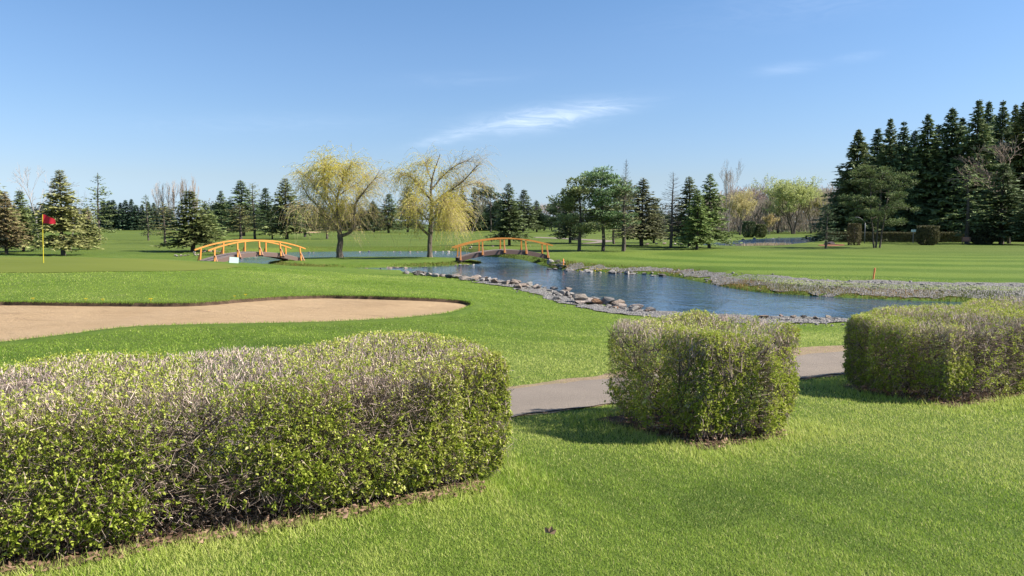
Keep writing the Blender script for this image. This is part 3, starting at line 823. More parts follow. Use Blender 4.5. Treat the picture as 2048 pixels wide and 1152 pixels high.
    keep = rng.uniform(size=nl) < pr
    u, v, w = u[keep], v[keep], w[keep]; n = len(u)
    Q = world(u, v, w); cl = noise3(np.column_stack([u, v, w]), 3.0, seed + 7)
    lv = Geo()
    k = 5
    B = np.repeat(Q, k, 0) + rng.normal(size=(n * k, 3)) * .010
    out = np.column_stack([np.outer(v / (.5 * width), HN), np.full(n, .45)])
    D = unit(np.repeat(out, k, 0) + rng.normal(size=(n * k, 3)) * .75)
    sz = np.repeat(rng.uniform(.5, 1.35, n) * (.75 + .5 * (1 - w)), k)
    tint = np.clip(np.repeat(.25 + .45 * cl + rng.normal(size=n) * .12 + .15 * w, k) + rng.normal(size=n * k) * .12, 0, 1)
    lv.leaves(B, D, .027 * sz, .017 * sz, tint)
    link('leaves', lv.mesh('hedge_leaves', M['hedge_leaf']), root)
    # --- bed of dead leaves under the bush
    return c0
def bump_at(u0, w0, ru, rw, amt):
    return lambda u, v, w: amt * np.exp(-((u - u0) / ru) ** 2 - ((w - w0) / rw) ** 2)
def both(*f):
    return lambda u, v, w: np.clip(sum(q(u, v, w) for q in f), 0, 1)
HEDGES = []
LE = np.array([0.19, 5.79]); LL = 5.75
FL1 = LE - HA * LL
HEDGES.append((FL1, LL, 1.86)); make_hedge(FL1, LL, 1.86, 1.98, 'long clipped hedge with bare pinkish twigs on top, running out of the left edge', 21,
    both(bump_at(2.0, .50, .45, .14, .7), bump_at(3.0, .46, .3, .16, .72), bump_at(1.2, .30, .4, .12, .5), bump_at(4.3, .45, .3, .12, .3), bump_at(2.2, .10, .4, .08, .6), bump_at(3.6, .08, .5, .06, .5)), .46, .13)
FL2 = np.array([1.81, 6.59])
HEDGES.append((FL2, 1.80, 1.96)); make_hedge(FL2, 1.80, 1.96, 1.96, 'short cube shaped clipped hedge standing alone between the two longer hedges', 22, both(bump_at(1.0, .42, .22, .12, .9), bump_at(.55, .1, .4, .08, .4)), .22, .15)
FL3 = np.array([5.44, 8.86])
HEDGES.append((FL3, 6.1, 1.86)); make_hedge(FL3, 6.1, 1.86, 1.73, 'clipped hedge with yellow green top beside the path, running out of the right edge', 23, both(bump_at(2.0, .50, .32, .24, .55), bump_at(.9, .1, .3, .1, .5)), .06, .20, .9)
# soil and dead leaves lying under the hedges
def bed(fl, length, width, seed):
    f0 = -.06 if fl[0] < 0 else .10
    q = [fl + HA * .1 + HN * f0, fl + HA * (length - .55) + HN * (f0 + .06), fl + HA * (length - .2) + HN * (f0 + .5), fl + HA * (length - .12) + HN * (width - .15), fl + HA * .12 + HN * (width - .15)]
    pl = rough_edge(dens(np.array(q), 160), .05, seed)
    sheet('hedge_bed', pl, .15, lambda x, y: base(x, y) + .012 + .03 * sm(-poly_sd(pl, x, y, 3) / .5), M['litter_soil'])
for i, (a, b, c) in enumerate(HEDGES): bed(a, b, c, 40 + i)
def make_litter():
    global rng
    rng = np.random.default_rng(31)
    g = Geo()
    for (fl, ln, wd) in HEDGES:
        n = int(ln * (460 if fl[0] < 0 else 220))
        u = rng.uniform(.1, ln - .45, n); v = np.abs(rng.normal(size=n)) * .30 * wd + (-.05 if fl[0] < 0 else .10) + rng.normal(size=n) * .05
        q = fl + u[:, None] * HA + v[:, None] * HN
        z = base(q[:, 0], q[:, 1]) + .03 + rng.uniform(0, .02, n)
        D = rng.normal(size=(n, 3)) * [1, 1, .25]; s_ = rng.uniform(.03, .06, n)
        g.leaves(np.column_stack([q, z]), D, s_, s_ * .6, np.clip(rng.normal(.5, .25, n), 0, 1), np.array([0, 0, 1.]) + rng.normal(size=(n, 3)) * .4, .3)
    tag(link('dead_leaves', g.mesh('dead_leaves', M['litter'])), 'brown dead leaves lying under the clipped hedges', 'dead leaves', kind='stuff')
    leaf = Geo()
    q = G(1099, 1076); z = base(q[:1], q[1:])[0]
    leaf.leaves([[0, 0, 0], [0, 0, 0], [0, 0, 0]], [[.3, .1, .9], [.8, .1, .4], [-.5, .2, .6]], .05, .035, np.array([.8, .9, .85]), np.array([[0, 1., 0]] * 3), .3)
    o = tag(link('fallen_leaf', leaf.mesh('fallen_leaf', M['litter'])), 'single dry pinkish leaf lying on the open lawn in the foreground', 'leaf')
    o.location = (q[0], q[1], z + .03)
make_litter()
# ------------------------------------------------------------------ trees: each kind is grown once, then copied
def conifer(seed, Ht=10.0, Rm=2.6, clear=1.2, whorl=.27, nb=6, spray=.36, droop=.16, pw=.85, gap=0.0, hang=.35, tip=1.0, trunk_r=.16, twiggy=0.0, jag=.3, needles=True, step=.26):
    global rng
    rng = np.random.default_rng(seed)
    tr = Geo(); fo = Geo()
    zz = np.linspace(0, 1, 12); wob = np.cumsum(rng.normal(size=(12, 2)) * .03, axis=0)
    pts = np.column_stack([wob[:, 0], wob[:, 1], zz * Ht]); tr.tube(pts, trunk_r * (1 - zz) ** .9 + .018, 8)
    z = clear; B0 = []; B1 = []; R0 = []; LB = []; LD = []; LL_ = []; LW = []; LT = []
    while z < Ht - .15:
        t = (z - clear) / (Ht - clear)
        if rng.uniform() > gap * (1 - t * .6):
            n = max(3, int(round(nb * (1 - .35 * t) + rng.normal() * .7))); a0 = rng.uniform(0, 6.28)
            lev = rng.uniform(1 - jag * .35, 1 + jag * .25)
            for b in range(n):
                az = a0 + 6.283 * b / n + rng.normal() * .25
                Lb = Rm * ((1 - t) ** pw) * (.55 + .45 * min(1, t / .12 + .55)) * lev * rng.uniform(1 - jag, 1 + jag * .7) + .10 * tip
                up = -.12 + .75 * t ** 1.5 + rng.normal() * .07
                h = np.array([math.cos(az), math.sin(az), 0.0])
                zb = z + rng.normal() * .07
                ns = max(3, int(Lb / step)); ss = (np.arange(ns) + rng.uniform(.3, 1, ns)) / ns
                sN = np.linspace(0, 1, 4); xo = np.interp(zb / Ht, zz, wob[:, 0]); yo = np.interp(zb / Ht, zz, wob[:, 1])
                def at(s_): return np.array([xo, yo, zb]) + np.outer(s_ * Lb, h) + np.outer((up * s_ - droop * s_ ** 2 * 2.0 + .14 * s_ ** 3 * 1.5) * Lb, [0, 0, 1])
                Pn = at(sN); B0.append(Pn[:-1]); B1.append(Pn[1:]); R0.append(np.array([.024, .017, .010]) * (.4 + .25 * Lb))
                if not needles: 
                    k = max(2, int(ns * 1.2)); s2 = rng.uniform(.25, 1, k); p2 = at(s2); sd = np.array([-h[1], h[0], 0])
                    dd = unit(h[None] * .8 + np.outer(rng.choice([-1, 1], k), sd) * .8 + rng.normal(size=(k, 3)) * .3); ln = (.15 + .35 * (1 - s2)) * Lb * .7
                    B0.append(p2); B1.append(p2 + dd * ln[:, None]); R0.append(np.full(k, .011)); continue
                side = np.array([-h[1], h[0], 0.0]); p = at(ss)
                keepin = ss > .12
                for sg in (-1, 0, 1, 2):
                    m = len(ss)
                    if sg == 2:       # hanging twiglets
                        d = np.tile(h * .35, (m, 1)) + np.array([0, 0, -1.0]) + rng.normal(size=(m, 3)) * .35; ln = spray * hang * rng.uniform(.6, 1.5, m) * (.35 + .65 * min(1.0, Lb / 1.3))
                        kk = keepin & (rng.uniform(size=m) < .8 * min(1, hang * 2.5))
                    else:
                        ang = sg * rng.uniform(.5, 1.15, m) + rng.normal(size=m) * .15
                        d = np.cos(ang)[:, None] * h + np.sin(ang)[:, None] * side + np.array([0, 0, 1.0]) * (rng.normal(size=m) * .22 - .10)[:, None]
                        ln = spray * rng.uniform(.7, 1.3, m) * (1.15 - .45 * ss) * (.34 + .66 * min(1.0, Lb / 1.3))
                        kk = keepin
                    LB.append(p[kk] + rng.normal(size=(kk.sum(), 3)) * .04); LD.append(d[kk]); LL_.append(ln[kk]); LW.append(ln[kk] * rng.uniform(.38, .58, kk.sum()))
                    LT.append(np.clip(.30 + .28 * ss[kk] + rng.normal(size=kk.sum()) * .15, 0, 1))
        z += whorl * (1 - .35 * t) * rng.uniform(.75, 1.25)
    tr.prisms(np.concatenate(B0), np.concatenate(B1), np.concatenate(R0), np.concatenate(R0) * .6, 3)
    if needles:
        k = 14 * 2                    # the leader
        LB.append(np.column_stack([np.full(k, wob[-1, 0]), np.full(k, wob[-1, 1]), np.linspace(Ht - .7, Ht - .02, k)])); LD.append(rng.normal(size=(k, 3)) * [.55, .55, .2] + [0, 0, .8]); LL_.append(np.linspace(.30, .10, k) * Ht / 12); LW.append(np.full(k, .05)); LT.append(np.full(k, .6))
        LBc = np.concatenate(LB); D = np.concatenate(LD)
        side = np.array([0, 0, 1.0]) + rng.normal(size=(len(D), 3)) * .55
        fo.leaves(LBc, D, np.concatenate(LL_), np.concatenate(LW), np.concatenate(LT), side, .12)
        return tr, fo
    return tr, None

def pine(seed, Ht=9.0, Rm=2.6, clear=2.6, trunks=((0, 0, 0, 0),), n_limb=26, clump=.55, round_=.55, per=52, gap=.1):
    """rounded pine: limbs carrying separate flattened tufts of needles"""
    global rng
    rng = np.random.default_rng(seed)
    tr = Geo(); fo = Geo(); cl = []
    for (bx, by, lx, ly) in trunks:
        zz = np.linspace(0, 1, 9); w = np.cumsum(rng.normal(size=(9, 2)) * .05, axis=0); w -= w[0]
        hs = Ht * rng.uniform(.82, 1.0)
        pts = np.column_stack([bx + lx * zz ** .8 + w[:, 0], by + ly * zz ** .8 + w[:, 1], zz * hs * .95]); tr.tube(pts, .16 * (1 - zz) ** .8 / len(trunks) ** .3 + .02, 7)
        for i in range(n_limb // len(trunks)):
            t = (i + rng.uniform(0, 1)) / (n_limb // len(trunks)); zb = clear + (Ht * .97 - clear) * t
            if zb > hs * .94: continue
            prof = math.sqrt(max(.03, 1 - ((t - round_ * .62) / (1.02 - round_ * .62 if t > round_ * .62 else round_ * .62 + .42)) ** 2))
            L = Rm * prof * rng.uniform(.55, 1.08); az = rng.uniform(0, 6.28); up = rng.uniform(-.05, .35) + .4 * t
            if rng.uniform() < gap: continue
            p0 = np.array([np.interp(zb, pts[:, 2], pts[:, k]) for k in (0, 1)] + [zb]); h = np.array([math.cos(az), math.sin(az), up])
            q = [p0 + h * L * s_ + np.array([0, 0, -.10 * L * s_ * s_]) + rng.normal(size=3) * .05 * L * s_ for s_ in (0, .33, .66, 1)]
            tr.tube(q, [.05, .038, .026, .012], 4)
            for s_ in ((.5, .78, 1.0) if L > 1.1 else (.7, 1.0)):
                c = q[0] + (q[3] - q[0]) * s_ + rng.normal(size=3) * .14; cl.append((c, clump * rng.uniform(.7, 1.25) * (.75 + .4 * s_)))
                if L > .9:
                    sd = np.array([-h[1], h[0], 0]) * rng.choice([-1, 1]); c2 = c + sd * clump * rng.uniform(.7, 1.5) + np.array([0, 0, rng.normal() * .1]); cl.append((c2, clump * rng.uniform(.6, 1.05)))
                    tr.prisms([c - h * .3], [c2], .014, .008, 3)
        for k in range(4): cl.append((pts[-1] + rng.normal(size=3) * [.3, .3, .18] + [0, 0, .1], clump * .7))
    for c, r in cl:
        d = unit(rng.normal(size=(per, 3))); rr = r * rng.uniform(.25, 1, per) ** .5
        b = c + d * rr[:, None] * [1, 1, .5]; dd = d + np.array([0, 0, .55]) + rng.normal(size=(per, 3)) * .4
        ln = rng.uniform(.16, .34, per)
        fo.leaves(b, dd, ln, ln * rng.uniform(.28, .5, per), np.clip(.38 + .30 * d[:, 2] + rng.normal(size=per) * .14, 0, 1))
    return tr, fo

def bare(seed, Ht=10.0, spread=.6, trunk_r=.2, fork=.28, depth=6, split=(2, 4), upright=.35, leader=.5, trunks=1, twig_r=.012, ratio=.74, budn=0, bud=.16, bud_from=4, lean=0.0):
    """leafless broadleaf tree; budn young leaves on every fine twig"""
    global rng
    rng = np.random.default_rng(seed)
    g = Geo(); lv = Geo(); A = []; Bv = []; ra = []; rb = []; ends = []
    def grow(p, d, L, r, k):
        n = 3; q = p
        for i in range(n):
            d = unit(d + rng.normal(size=3) * .10 + np.array([0, 0, upright * .12])); q2 = q + d * L / n; r2 = max(r * (1 - .3 * (i + 1) / n), twig_r)
            A.append(q); Bv.append(q2); ra.append(max(r * (1 - .3 * i / n), twig_r)); rb.append(r2); q = q2
            if k >= bud_from: ends.append((q, d))
            if k >= 1 and k < depth and i < n - 1 and rng.uniform() < .55:
                a = rng.uniform(0, 6.28); s_ = unit(np.cross(d, rng.normal(size=3))); grow(q, unit(d + s_ * spread * rng.uniform(.8, 1.4)), L * ratio * rng.uniform(.55, .85), r2 * .5, k + 1 if k > 1 else k + 2)
        if k < depth:
            m = rng.integers(*split); a0 = rng.uniform(0, 6.28)
            ref = unit(np.cross(d, [0.3, 1, .2])); ref2 = np.cross(d, ref)
            for j in range(m):
                a = a0 + 6.283 * j / m + rng.normal() * .3; s_ = ref * math.cos(a) + ref2 * math.sin(a)
                f = spread * (leader if j == 0 else 1) * rng.uniform(.6, 1.2)
                grow(q, unit(d + s_ * f), L * ratio * rng.uniform(.8, 1.15), r2 * (.80 if j == 0 else .6), k + 1)
    for t in range(trunks):
        a = 6.283 * t / max(trunks, 1); off = np.array([math.cos(a), math.sin(a), 0]) * (.11 if trunks > 1 else 0)
        grow(np.array([0, 0, -.1]) + off, unit(np.array([lean, 0, 1.0]) + off * (2.0 if trunks > 1 else 0)), Ht * fork * rng.uniform(.9, 1.1), trunk_r, 0)
    A = np.array(A); Bv = np.array(Bv); k = Ht / max(Bv[:, 2].max(), .1); ra = np.array(ra); rb = np.array(rb)
    A *= k; Bv *= k
    big = ra > .05; gt = Geo(); gt.prisms(A[big], Bv[big], ra[big], rb[big] , 6); g.prisms(A[~big], Bv[~big], ra[~big], rb[~big], 3)
    if budn and ends:
        E = np.array([e[0] for e in ends]) * k; D = np.array([e[1] for e in ends]); m = len(E) * budn
        lv.leaves(np.repeat(E, budn, 0) + rng.normal(size=(m, 3)) * .16, np.repeat(D, budn, 0) + rng.normal(size=(m, 3)) * .9, rng.uniform(.6, 1.3, m) * bud, rng.uniform(.3, .6, m) * bud, np.clip(rng.normal(.5, .2, m), 0, 1))
        return gt, g, lv
    return gt, g, None

KIND = {}
def reg(kind, protos): KIND[kind] = protos
def con_meshes(name, tf, bark, leafmat):
    t, f = tf
    d = [('trunk', t.mesh(name + '_trunk', bark))]
    if f is not None: d.append(('crown', f.mesh(name + '_crown', leafmat)))
    V = np.concatenate([np.concatenate(g.V) for g in (t, f) if g is not None])
    return d, V[:, 2].max(), np.percentile(np.abs(V[:, :2]).max(1), 88)
def bare_meshes(name, tb, bark, twigs):
    a, b, l = tb
    d = [('trunk', a.mesh(name + '_trunk', bark)), ('crown', b.mesh(name + '_twigs', twigs))]
    if l is not None: d.append(('young_leaves', l.mesh(name + '_buds', M['buds'])))
    V = np.concatenate([np.concatenate(g.V) for g in (a, b) if g.V])
    return d, V[:, 2].max(), np.percentile(np.abs(V[:, 0]), 97)
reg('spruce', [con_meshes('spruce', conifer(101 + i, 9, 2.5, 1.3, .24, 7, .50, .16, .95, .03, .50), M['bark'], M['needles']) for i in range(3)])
reg('layered', [con_meshes('layered_spruce', conifer(131 + i, 9, 2.4, 1.3, .44, 5, .36, .10, .75, .15, .25, jag=.45), M['bark'], M['needles']) for i in range(2)])
reg('tall', [con_meshes('tall_spruce', conifer(141 + i, 21, 4.6, .6, .40, 8, .80, .20, 1.05, .05, .75, trunk_r=.26, jag=.55, step=.32), M['bark'], M['needles']) for i in range(5)])
reg('slim', [con_meshes('slim_spruce', conifer(151 + i, 12, 2.3, .1, .34, 7, .75, .16, .85, 0, .6, step=.34), M['bark'], M['needles']) for i in range(2)])
reg('open', [con_meshes('open_conifer', conifer(161 + i, 9, 2.3, 2.0, .30, 5, .30, .10, .55, .10, .25, jag=.5, step=.30), M['bark'], M['needles']) for i in range(2)])
reg('larch', [con_meshes('bare_larch', conifer(171 + i, 9, 2.2, 1.8, .26, 6, droop=.05, pw=.75, needles=False), M['bark'], None) for i in range(2)])
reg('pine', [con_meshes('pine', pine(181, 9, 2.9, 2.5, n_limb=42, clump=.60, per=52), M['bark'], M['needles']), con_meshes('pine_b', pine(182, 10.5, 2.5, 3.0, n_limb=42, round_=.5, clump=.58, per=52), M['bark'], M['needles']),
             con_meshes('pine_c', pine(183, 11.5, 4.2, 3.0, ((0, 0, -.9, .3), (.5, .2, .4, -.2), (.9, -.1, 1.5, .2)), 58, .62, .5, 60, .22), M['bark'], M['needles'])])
reg('bare', [bare_meshes('bare_tree', bare(191 + i, 12, .62, .20, .24, 5, (2, 4), .30, twig_r=.014), M['bark_pale'], M['bark_twig']) for i in range(2)])
reg('wood', [bare_meshes('wood_tree', bare(195 + i, 12, .55, .20, .22, 5, (2, 4), .45, twig_r=.034), M['bark_pale'], M['bark_twig']) for i in range(2)])
reg('brown', [bare_meshes('brown_bare_tree', bare(197, 12, .62, .17, .22, 6, (2, 4), .35, twig_r=.019), M['bark'], M['bark_twig'])])
reg('poplar', [bare_meshes('bare_poplar', bare(201 + i, 16, .22, .20, .16, 6, (2, 3), 1.2, .3, 1, .022, .82), M['bark_pale'], M['bark_twig']) for i in range(2)])
reg('budding', [bare_meshes('budding_tree', bare(211 + i, 14, .60, .22, .18, 5, (2, 4), .45, .6, 3, .016, .78, 3, .34, 4), M['bark'], M['bark_twig']) for i in range(2)])
reg('cotton', [bare_meshes('cottonwood', bare(221, 15, .42, .26, .30, 6, (2, 4), .55, .5, 2, .013, .72), M['bark_pale'], M['bark_twig'])])
reg('birch', [bare_meshes('birch', bare(231, 9, .55, .13, .26, 5, (2, 4), .4, .5, 1, .012, .74, lean=.35), M['bark_pale'], M['bark_twig']), bare_meshes('birch_young', bare(232, 6, .5, .09, .26, 5, (2, 3), .5, .5, 2, .012, .74, 3, .26, 4), M['bark_pale'], M['bark_twig'])])

NM = {'wood': 'bare_tree', 'brown': 'bare_tree', 'spruce': 'spruce_tree', 'layered': 'spruce_tree', 'tall': 'spruce_tree', 'slim': 'spruce_tree', 'open': 'conifer_tree', 'larch': 'larch_tree', 'pine': 'pine_tree', 'bare': 'bare_tree', 'poplar': 'poplar_tree', 'budding': 'budding_tree', 'cotton': 'cottonwood_tree', 'birch': 'birch_tree'}
CT_ = {'spruce_tree': 'spruce', 'conifer_tree': 'conifer', 'larch_tree': 'larch', 'pine_tree': 'pine', 'bare_tree': 'bare tree', 'poplar_tree': 'poplar', 'budding_tree': 'tree', 'cottonwood_tree': 'cottonwood', 'birch_tree': 'birch'}
tcount = 0
def tree(kind, px, basey, topy, hw, label, color=(.040, .062, .026), variant=None, group='trees on the golf course', twig=(.30, .25, .22), rz=None, lean=0.0):
    """px, basey, topy and half width hw are read off the photograph (2048 wide)"""
    global tcount
    tcount += 1; rr = random.Random(tcount * 17 + int(px))
    pr = KIND[kind]; parts, h0, r0 = pr[(tcount if variant is None else variant) % len(pr)]
    p = P(px, basey, 0.0); d = math.hypot(*p)
    if d > 420: p = p * (420 / d)
    dy = p[1] * CT; z = H(p)
    k = dy / F
    zt = EYE - (topy - 448.0) * k * 1.0
    sz = (zt - z) / h0; sx = hw * k / r0
    nm = NM[kind]
    root = empty(nm, (p[0], p[1], z - .03), rr.uniform(0, 6.28) if rz is None else rz)
    root.rotation_euler[1] = lean
    tag(root, label, CT_[nm], group)
    for n_, me in parts:
        o = link(n_, me, root, color if n_ != 'crown' or kind not in ('bare', 'wood', 'brown', 'poplar', 'budding', 'cotton', 'birch') else twig)
        if n_ == 'young_leaves': o.color = (*color, 1)
        o.scale = (sx, sx, sz)
    return root
DK = (.042, .055, .022); MD = (.060, .074, .026); OL = (.090, .090, .034); OB = (.098, .084, .040); VD = (.030, .042, .019); BL = (.034, .055, .032)
tree('spruce', -16, 507, 330, 44, 'tall spruce cut off by the left edge of the photo, only its branch tips showing', OL, 0)
tree('spruce', 12, 509, 382, 30, 'olive brown spruce at the far left edge behind the putting green', OB, 1)
tree('spruce', 46, 503, 379, 27, 'green spruce just left of the red flag', MD, 2)
tree('bare', 76, 477, 326, 42, 'tall pale bare tree rising behind the red flag', MD, 0, twig=(.42, .36, .34))
tree('spruce', 126, 511, 339, 40, 'broad olive spruce just right of the red flag, tangled with a bare tree', OL, 0)
tree('bare', 141, 501, 378, 26, 'small bare reddish tree in front of the broad spruce by the flag', MD, 1, twig=(.34, .24, .21))
tree('spruce', 176, 499, 412, 21, 'low olive spruce between the flag and the layered spruce', OL, 1)
tree('layered', 199, 480, 345, 26, 'spruce with open layered branches standing alone against the sky', MD, 0)
tree('layered', 297, 481, 388, 15, 'small dark spruce left of the bare poplars', DK, 1)
tree('open', 331, 486, 402, 22, 'small olive conifer with bare pale trunk under the poplars', OL, 0)
tree('spruce', 384, 502, 379, 43, 'full dark spruce behind the left end of the left footbridge', MD, 2)
tree('spruce', 414, 480, 405, 24, 'low green spruce close behind the full spruce by the left footbridge', MD, 1)
tree('spruce', 444, 470, 381, 19, 'narrow dark spruce behind the middle of the left footbridge', DK, 0)
tree('spruce', 488, 472, 360, 32, 'tall dark spruce above the middle of the left footbridge', DK, 1)
tree('open', 481, 479, 408, 27, 'pale olive conifer in front of the tall dark spruce behind the footbridge', OL, 1)
tree('open', 511, 478, 364, 22, 'thin grey green conifer just right of the tall dark spruce', (.07, .075, .04), 0)
tree('spruce', 532, 470, 374, 22, 'dark pointed spruce between the grey conifer and the dense spruce', VD, 2)
tree('open', 545, 478, 436, 15, 'low olive conifer beyond the right half of the left footbridge', OL, 1)
tree('spruce', 574, 478, 356, 33, 'dense spruce with two tone foliage left of the first willow', MD, 0)
tree('open', 610, 474, 400, 24, 'thin olive conifer beside the left edge of the first willow', OB, 0)
tree('open', 654, 478, 414, 22, 'brownish thin conifer seen through the first willow', OB, 1)
tree('spruce', 778, 466, 386, 24, 'dark spruce seen between the two willows', DK, 2)
tree('spruce', 816, 464, 373, 24, 'dark spruce half hidden by the second willow', VD, 0)
tree('spruce', 748, 464, 408, 20, 'low dark spruce at the right edge of the first willow', DK, 1)
tree('spruce', 925, 463, 371, 15, 'dark pointed spruce top just right of the second willow', VD, 1)
tree('spruce', 949, 463, 373, 16, 'dark pointed spruce behind the pale leaning birch', VD, 2)
tree('birch', 943, 467, 384, 30, 'pale leaning bare birch in front of the dark spruces', MD, 0, twig=(.42, .37, .31), rz=0.0)
tree('pine', 981, 464, 366, 25, 'round topped dark pine above the second footbridge', VD, 0)
tree('spruce', 1018, 491, 366, 29, 'dark spruce with a tall bare trunk right behind the second footbridge', DK, 0)
tree('spruce', 1046, 465, 378, 24, 'dark spruce just right of the bare trunked spruce behind the second footbridge', DK, 2)
tree('spruce', 1074, 464, 400, 17, 'lower dark spruce at the right end of the group behind the second footbridge', DK, 1)
tree('pine', 1118, 464, 400, 20, 'dark rounded pine at the left of the open pine group', VD, 1)
tree('pine', 1158, 501, 354, 52, 'broad pine with a dark forked trunk nearest the second footbridge', (.085, .105, .042), 0)
tree('pine', 1206, 501, 332, 44, 'tall pine with a blue green top and straight pale trunk', (.075, .105, .048), 1)
tree('open', 1247, 502, 350, 36, 'olive conifer in the pine group with two bare dead tops above it', (.078, .080, .038), 0)
tree('pine', 1228, 488, 368, 36, 'dark pine filling the back of the pine group', (.055, .072, .034), 0)
tree('spruce', 1139, 486, 384, 26, 'dark spruce behind the left side of the broad forked pine', (.040, .052, .026), 1)
tree('spruce', 1308, 486, 396, 22, 'dark low spruce behind the brownish spruce of the pine group', (.045, .052, .028), 0)
tree('larch', 1250, 500, 319, 17, 'thin bare conifer with dead grey top sticking out of the pine group', MD, 0)
tree('spruce', 1283, 491, 356, 38, 'brownish spruce at the right of the pine group', (.062, .068, .034), 1)
tree('spruce', 1313, 473, 428, 17, 'small olive conifer far behind the pine group', OL, 0)
tree('larch', 1341, 496, 344, 28, 'bare brown larch standing by itself right of the pine group', MD, 1)
tree('spruce', 1379, 494, 352, 33, 'spruce on the left of the tight trio by the far pond', MD, 1)
tree('spruce', 1394, 499, 378, 28, 'bright green conifer in the middle of the tight trio by the far pond', (.070, .095, .030), 0)
tree('spruce', 1417, 496, 347, 33, 'spruce with layered top on the right of the tight trio by the far pond', MD, 0)
tree('cotton', 1457, 472, 317, 34, 'tall bare cottonwood with white trunks left of the far pond', MD, 0, twig=(.50, .43, .37))
tree('budding', 1480, 470, 372, 32, 'yellowish budding tree right of the white trunked cottonwood', (.20, .18, .085), 0, twig=(.36, .30, .23))
tree('bare', 1530, 467, 350, 28, 'grey bare tree with a dark trunk behind the far pond', MD, 0, twig=(.34, .30, .27))
tree('budding', 1586, 468, 350, 46, 'big round tree in pale green bud beyond the far pond', (.165, .185, .075), 1, twig=(.28, .25, .17))
tree('budding', 1556, 467, 382, 26, 'smaller pale green budding tree left of the big one beyond the far pond', (.13, .145, .075), 0, twig=(.24, .22, .15))
tree('budding', 1622, 467, 372, 28, 'yellow green budding tree right of the big one beyond the far pond', (.17, .165, .08), 0, twig=(.28, .25, .17))
tree('birch', 1537, 469, 426, 17, 'little orange budding birch with white stems by the far pond', (.17, .13, .07), 1, twig=(.34, .24, .14))
tree('open', 1651, 498, 404, 22, 'small dark conifer on a single trunk at the left corner of the tall spruces', VD, 0)
for px_, top_, hw_, by_, lab in [(1686, 345, 34, 485, 'dark spruce sloping down at the left end of the tall forest'), (1708, 259, 36, 486, 'leftmost of the tall spruces, with a thin open top'), (1746, 258, 34, 484, 'tall spruce second from the left end of the forest'),
                            (1768, 239, 32, 485, 'tall spruce third from the left end of the forest'), (1797, 244, 36, 486, 'tall spruce behind the broad pale pine'), (1843, 230, 40, 486, 'tall spruce standing behind the barrel clipped bush'),
                            (1893, 217, 40, 486, 'tall spruce left of the pale conifer by the salmon bench'), (1942, 202, 36, 487, 'very tall spruce above the salmon bench'), (1962, 204, 34, 484, 'very tall spruce just right of the one above the salmon bench'), (1992, 203, 36, 486, 'very tall spruce above the large brown bare tree'),
                            (2015, 211, 32, 484, 'tall spruce second from the right edge of the photo'), (2036, 203, 40, 487, 'tall spruce at the right edge of the photo'), (2075, 190, 44, 487, 'tall spruce just cut off by the right edge')]:
    tree('tall', px_, by_ - 4.5, top_, hw_ * 1.28, lab, [(.050, .068, .032), (.060, .076, .032), (.068, .078, .030)][int(px_) % 3], group='tall spruces of the dark forest')
for px_, top_, hw_ in [(1728, 288, 36), (1757, 296, 38), (1782, 282, 40), (1820, 262, 42), (1868, 250, 44), (1918, 236, 44), (1950, 245, 42), (1978, 232, 42), (2055, 226, 44), (2024, 236, 42)]:
    tree('tall', px_, 477, top_, hw_, 'dark spruce in the back row of the forest, filling between the tall tops', (.024, .040, .024), group='back row of the dark forest')
tree('pine', 1748, 496, 328, 56, 'broad pale green pine with three trunks in front of the tall spruces', (.058, .076, .028), 2, rz=.3)
tree('open', 1935, 488, 326, 36, 'pale green conifer in front of the dark forest beside the salmon bench', (.075, .100, .036), 0)
tree('brown', 2018, 487, 243, 56, 'large brown bare tree in front of the forest at the right edge', MD, 1, twig=(.30, .235, .19))
tree('spruce', 2003, 488, 324, 46, 'dark green spruce in front of the brown bare tree', (.048, .064, .028), 2)
tree('spruce', 2062, 490, 372, 34, 'spruce cut off by the right edge of the photo', (.045, .06, .026), 1)
# rows far away: copies that nothing in the photo tells apart
r_ = random.Random(5)
for i in range(13):
    px_ = 208 + i * 11.2 + r_.uniform(-2, 2); top_ = 396 + (i * 1.3) + r_.uniform(-5, 6)
    tree('slim', px_, 460.5, top_, 9 + r_.uniform(0, 3), 'dark narrow spruce in the far planted row beyond the left fairway', (.032, .050, .030), group='far row of spruces beyond the left fairway')
for px_, top_ in [(320, 360), (329, 362), (340, 361), (353, 357), (362, 352), (370, 355), (383, 347), (394, 368)]:
    tree('poplar', px_, 461.5, top_, 8.5, 'tall narrow bare poplar in the pale clump above the spruces', MD, group='clump of bare poplars', twig=(.36, .29, .24))
for i in range(16):
    px_ = 590 + i * 11 + r_.uniform(-4, 4)
    tree('slim', px_, 461.5, 415 + r_.uniform(-14, 14), 11 + r_.uniform(0, 5), 'dark conifer in the far tree line behind the two willows', (.046, .054, .028), group='far tree line behind the willows')
for i in range(9):
    px_ = 422 + i * 21 + r_.uniform(-6, 6)
    tree('slim', px_, 462.5, 412 + r_.uniform(-12, 14), 14 + r_.uniform(0, 5), 'dark conifer in the far tree line behind the first footbridge', (.030, .046, .026), group='far tree line behind the first footbridge')
for i in range(13):
    px_ = 888 + i * 18 + r_.uniform(-5, 5)
    tree('pine' if i > 8 else 'slim', px_, 461.5, (424 if i > 8 else 408) + r_.uniform(-10, 12), 15 + r_.uniform(0, 6), 'dark tree in the far tree line behind the second footbridge', (.022, .036, .020), variant=i % 2, group='far tree line behind the second footbridge')
for i in range(9):
    px_ = 1130 + i * 34 + r_.uniform(-8, 8)
    tree('pine', px_, 463.5, 428 + r_.uniform(-10, 10), 20 + r_.uniform(0, 6), 'low dark pine in the far row behind the open pine group', (.036, .048, .026), variant=i % 2, group='far row behind the open pine group')
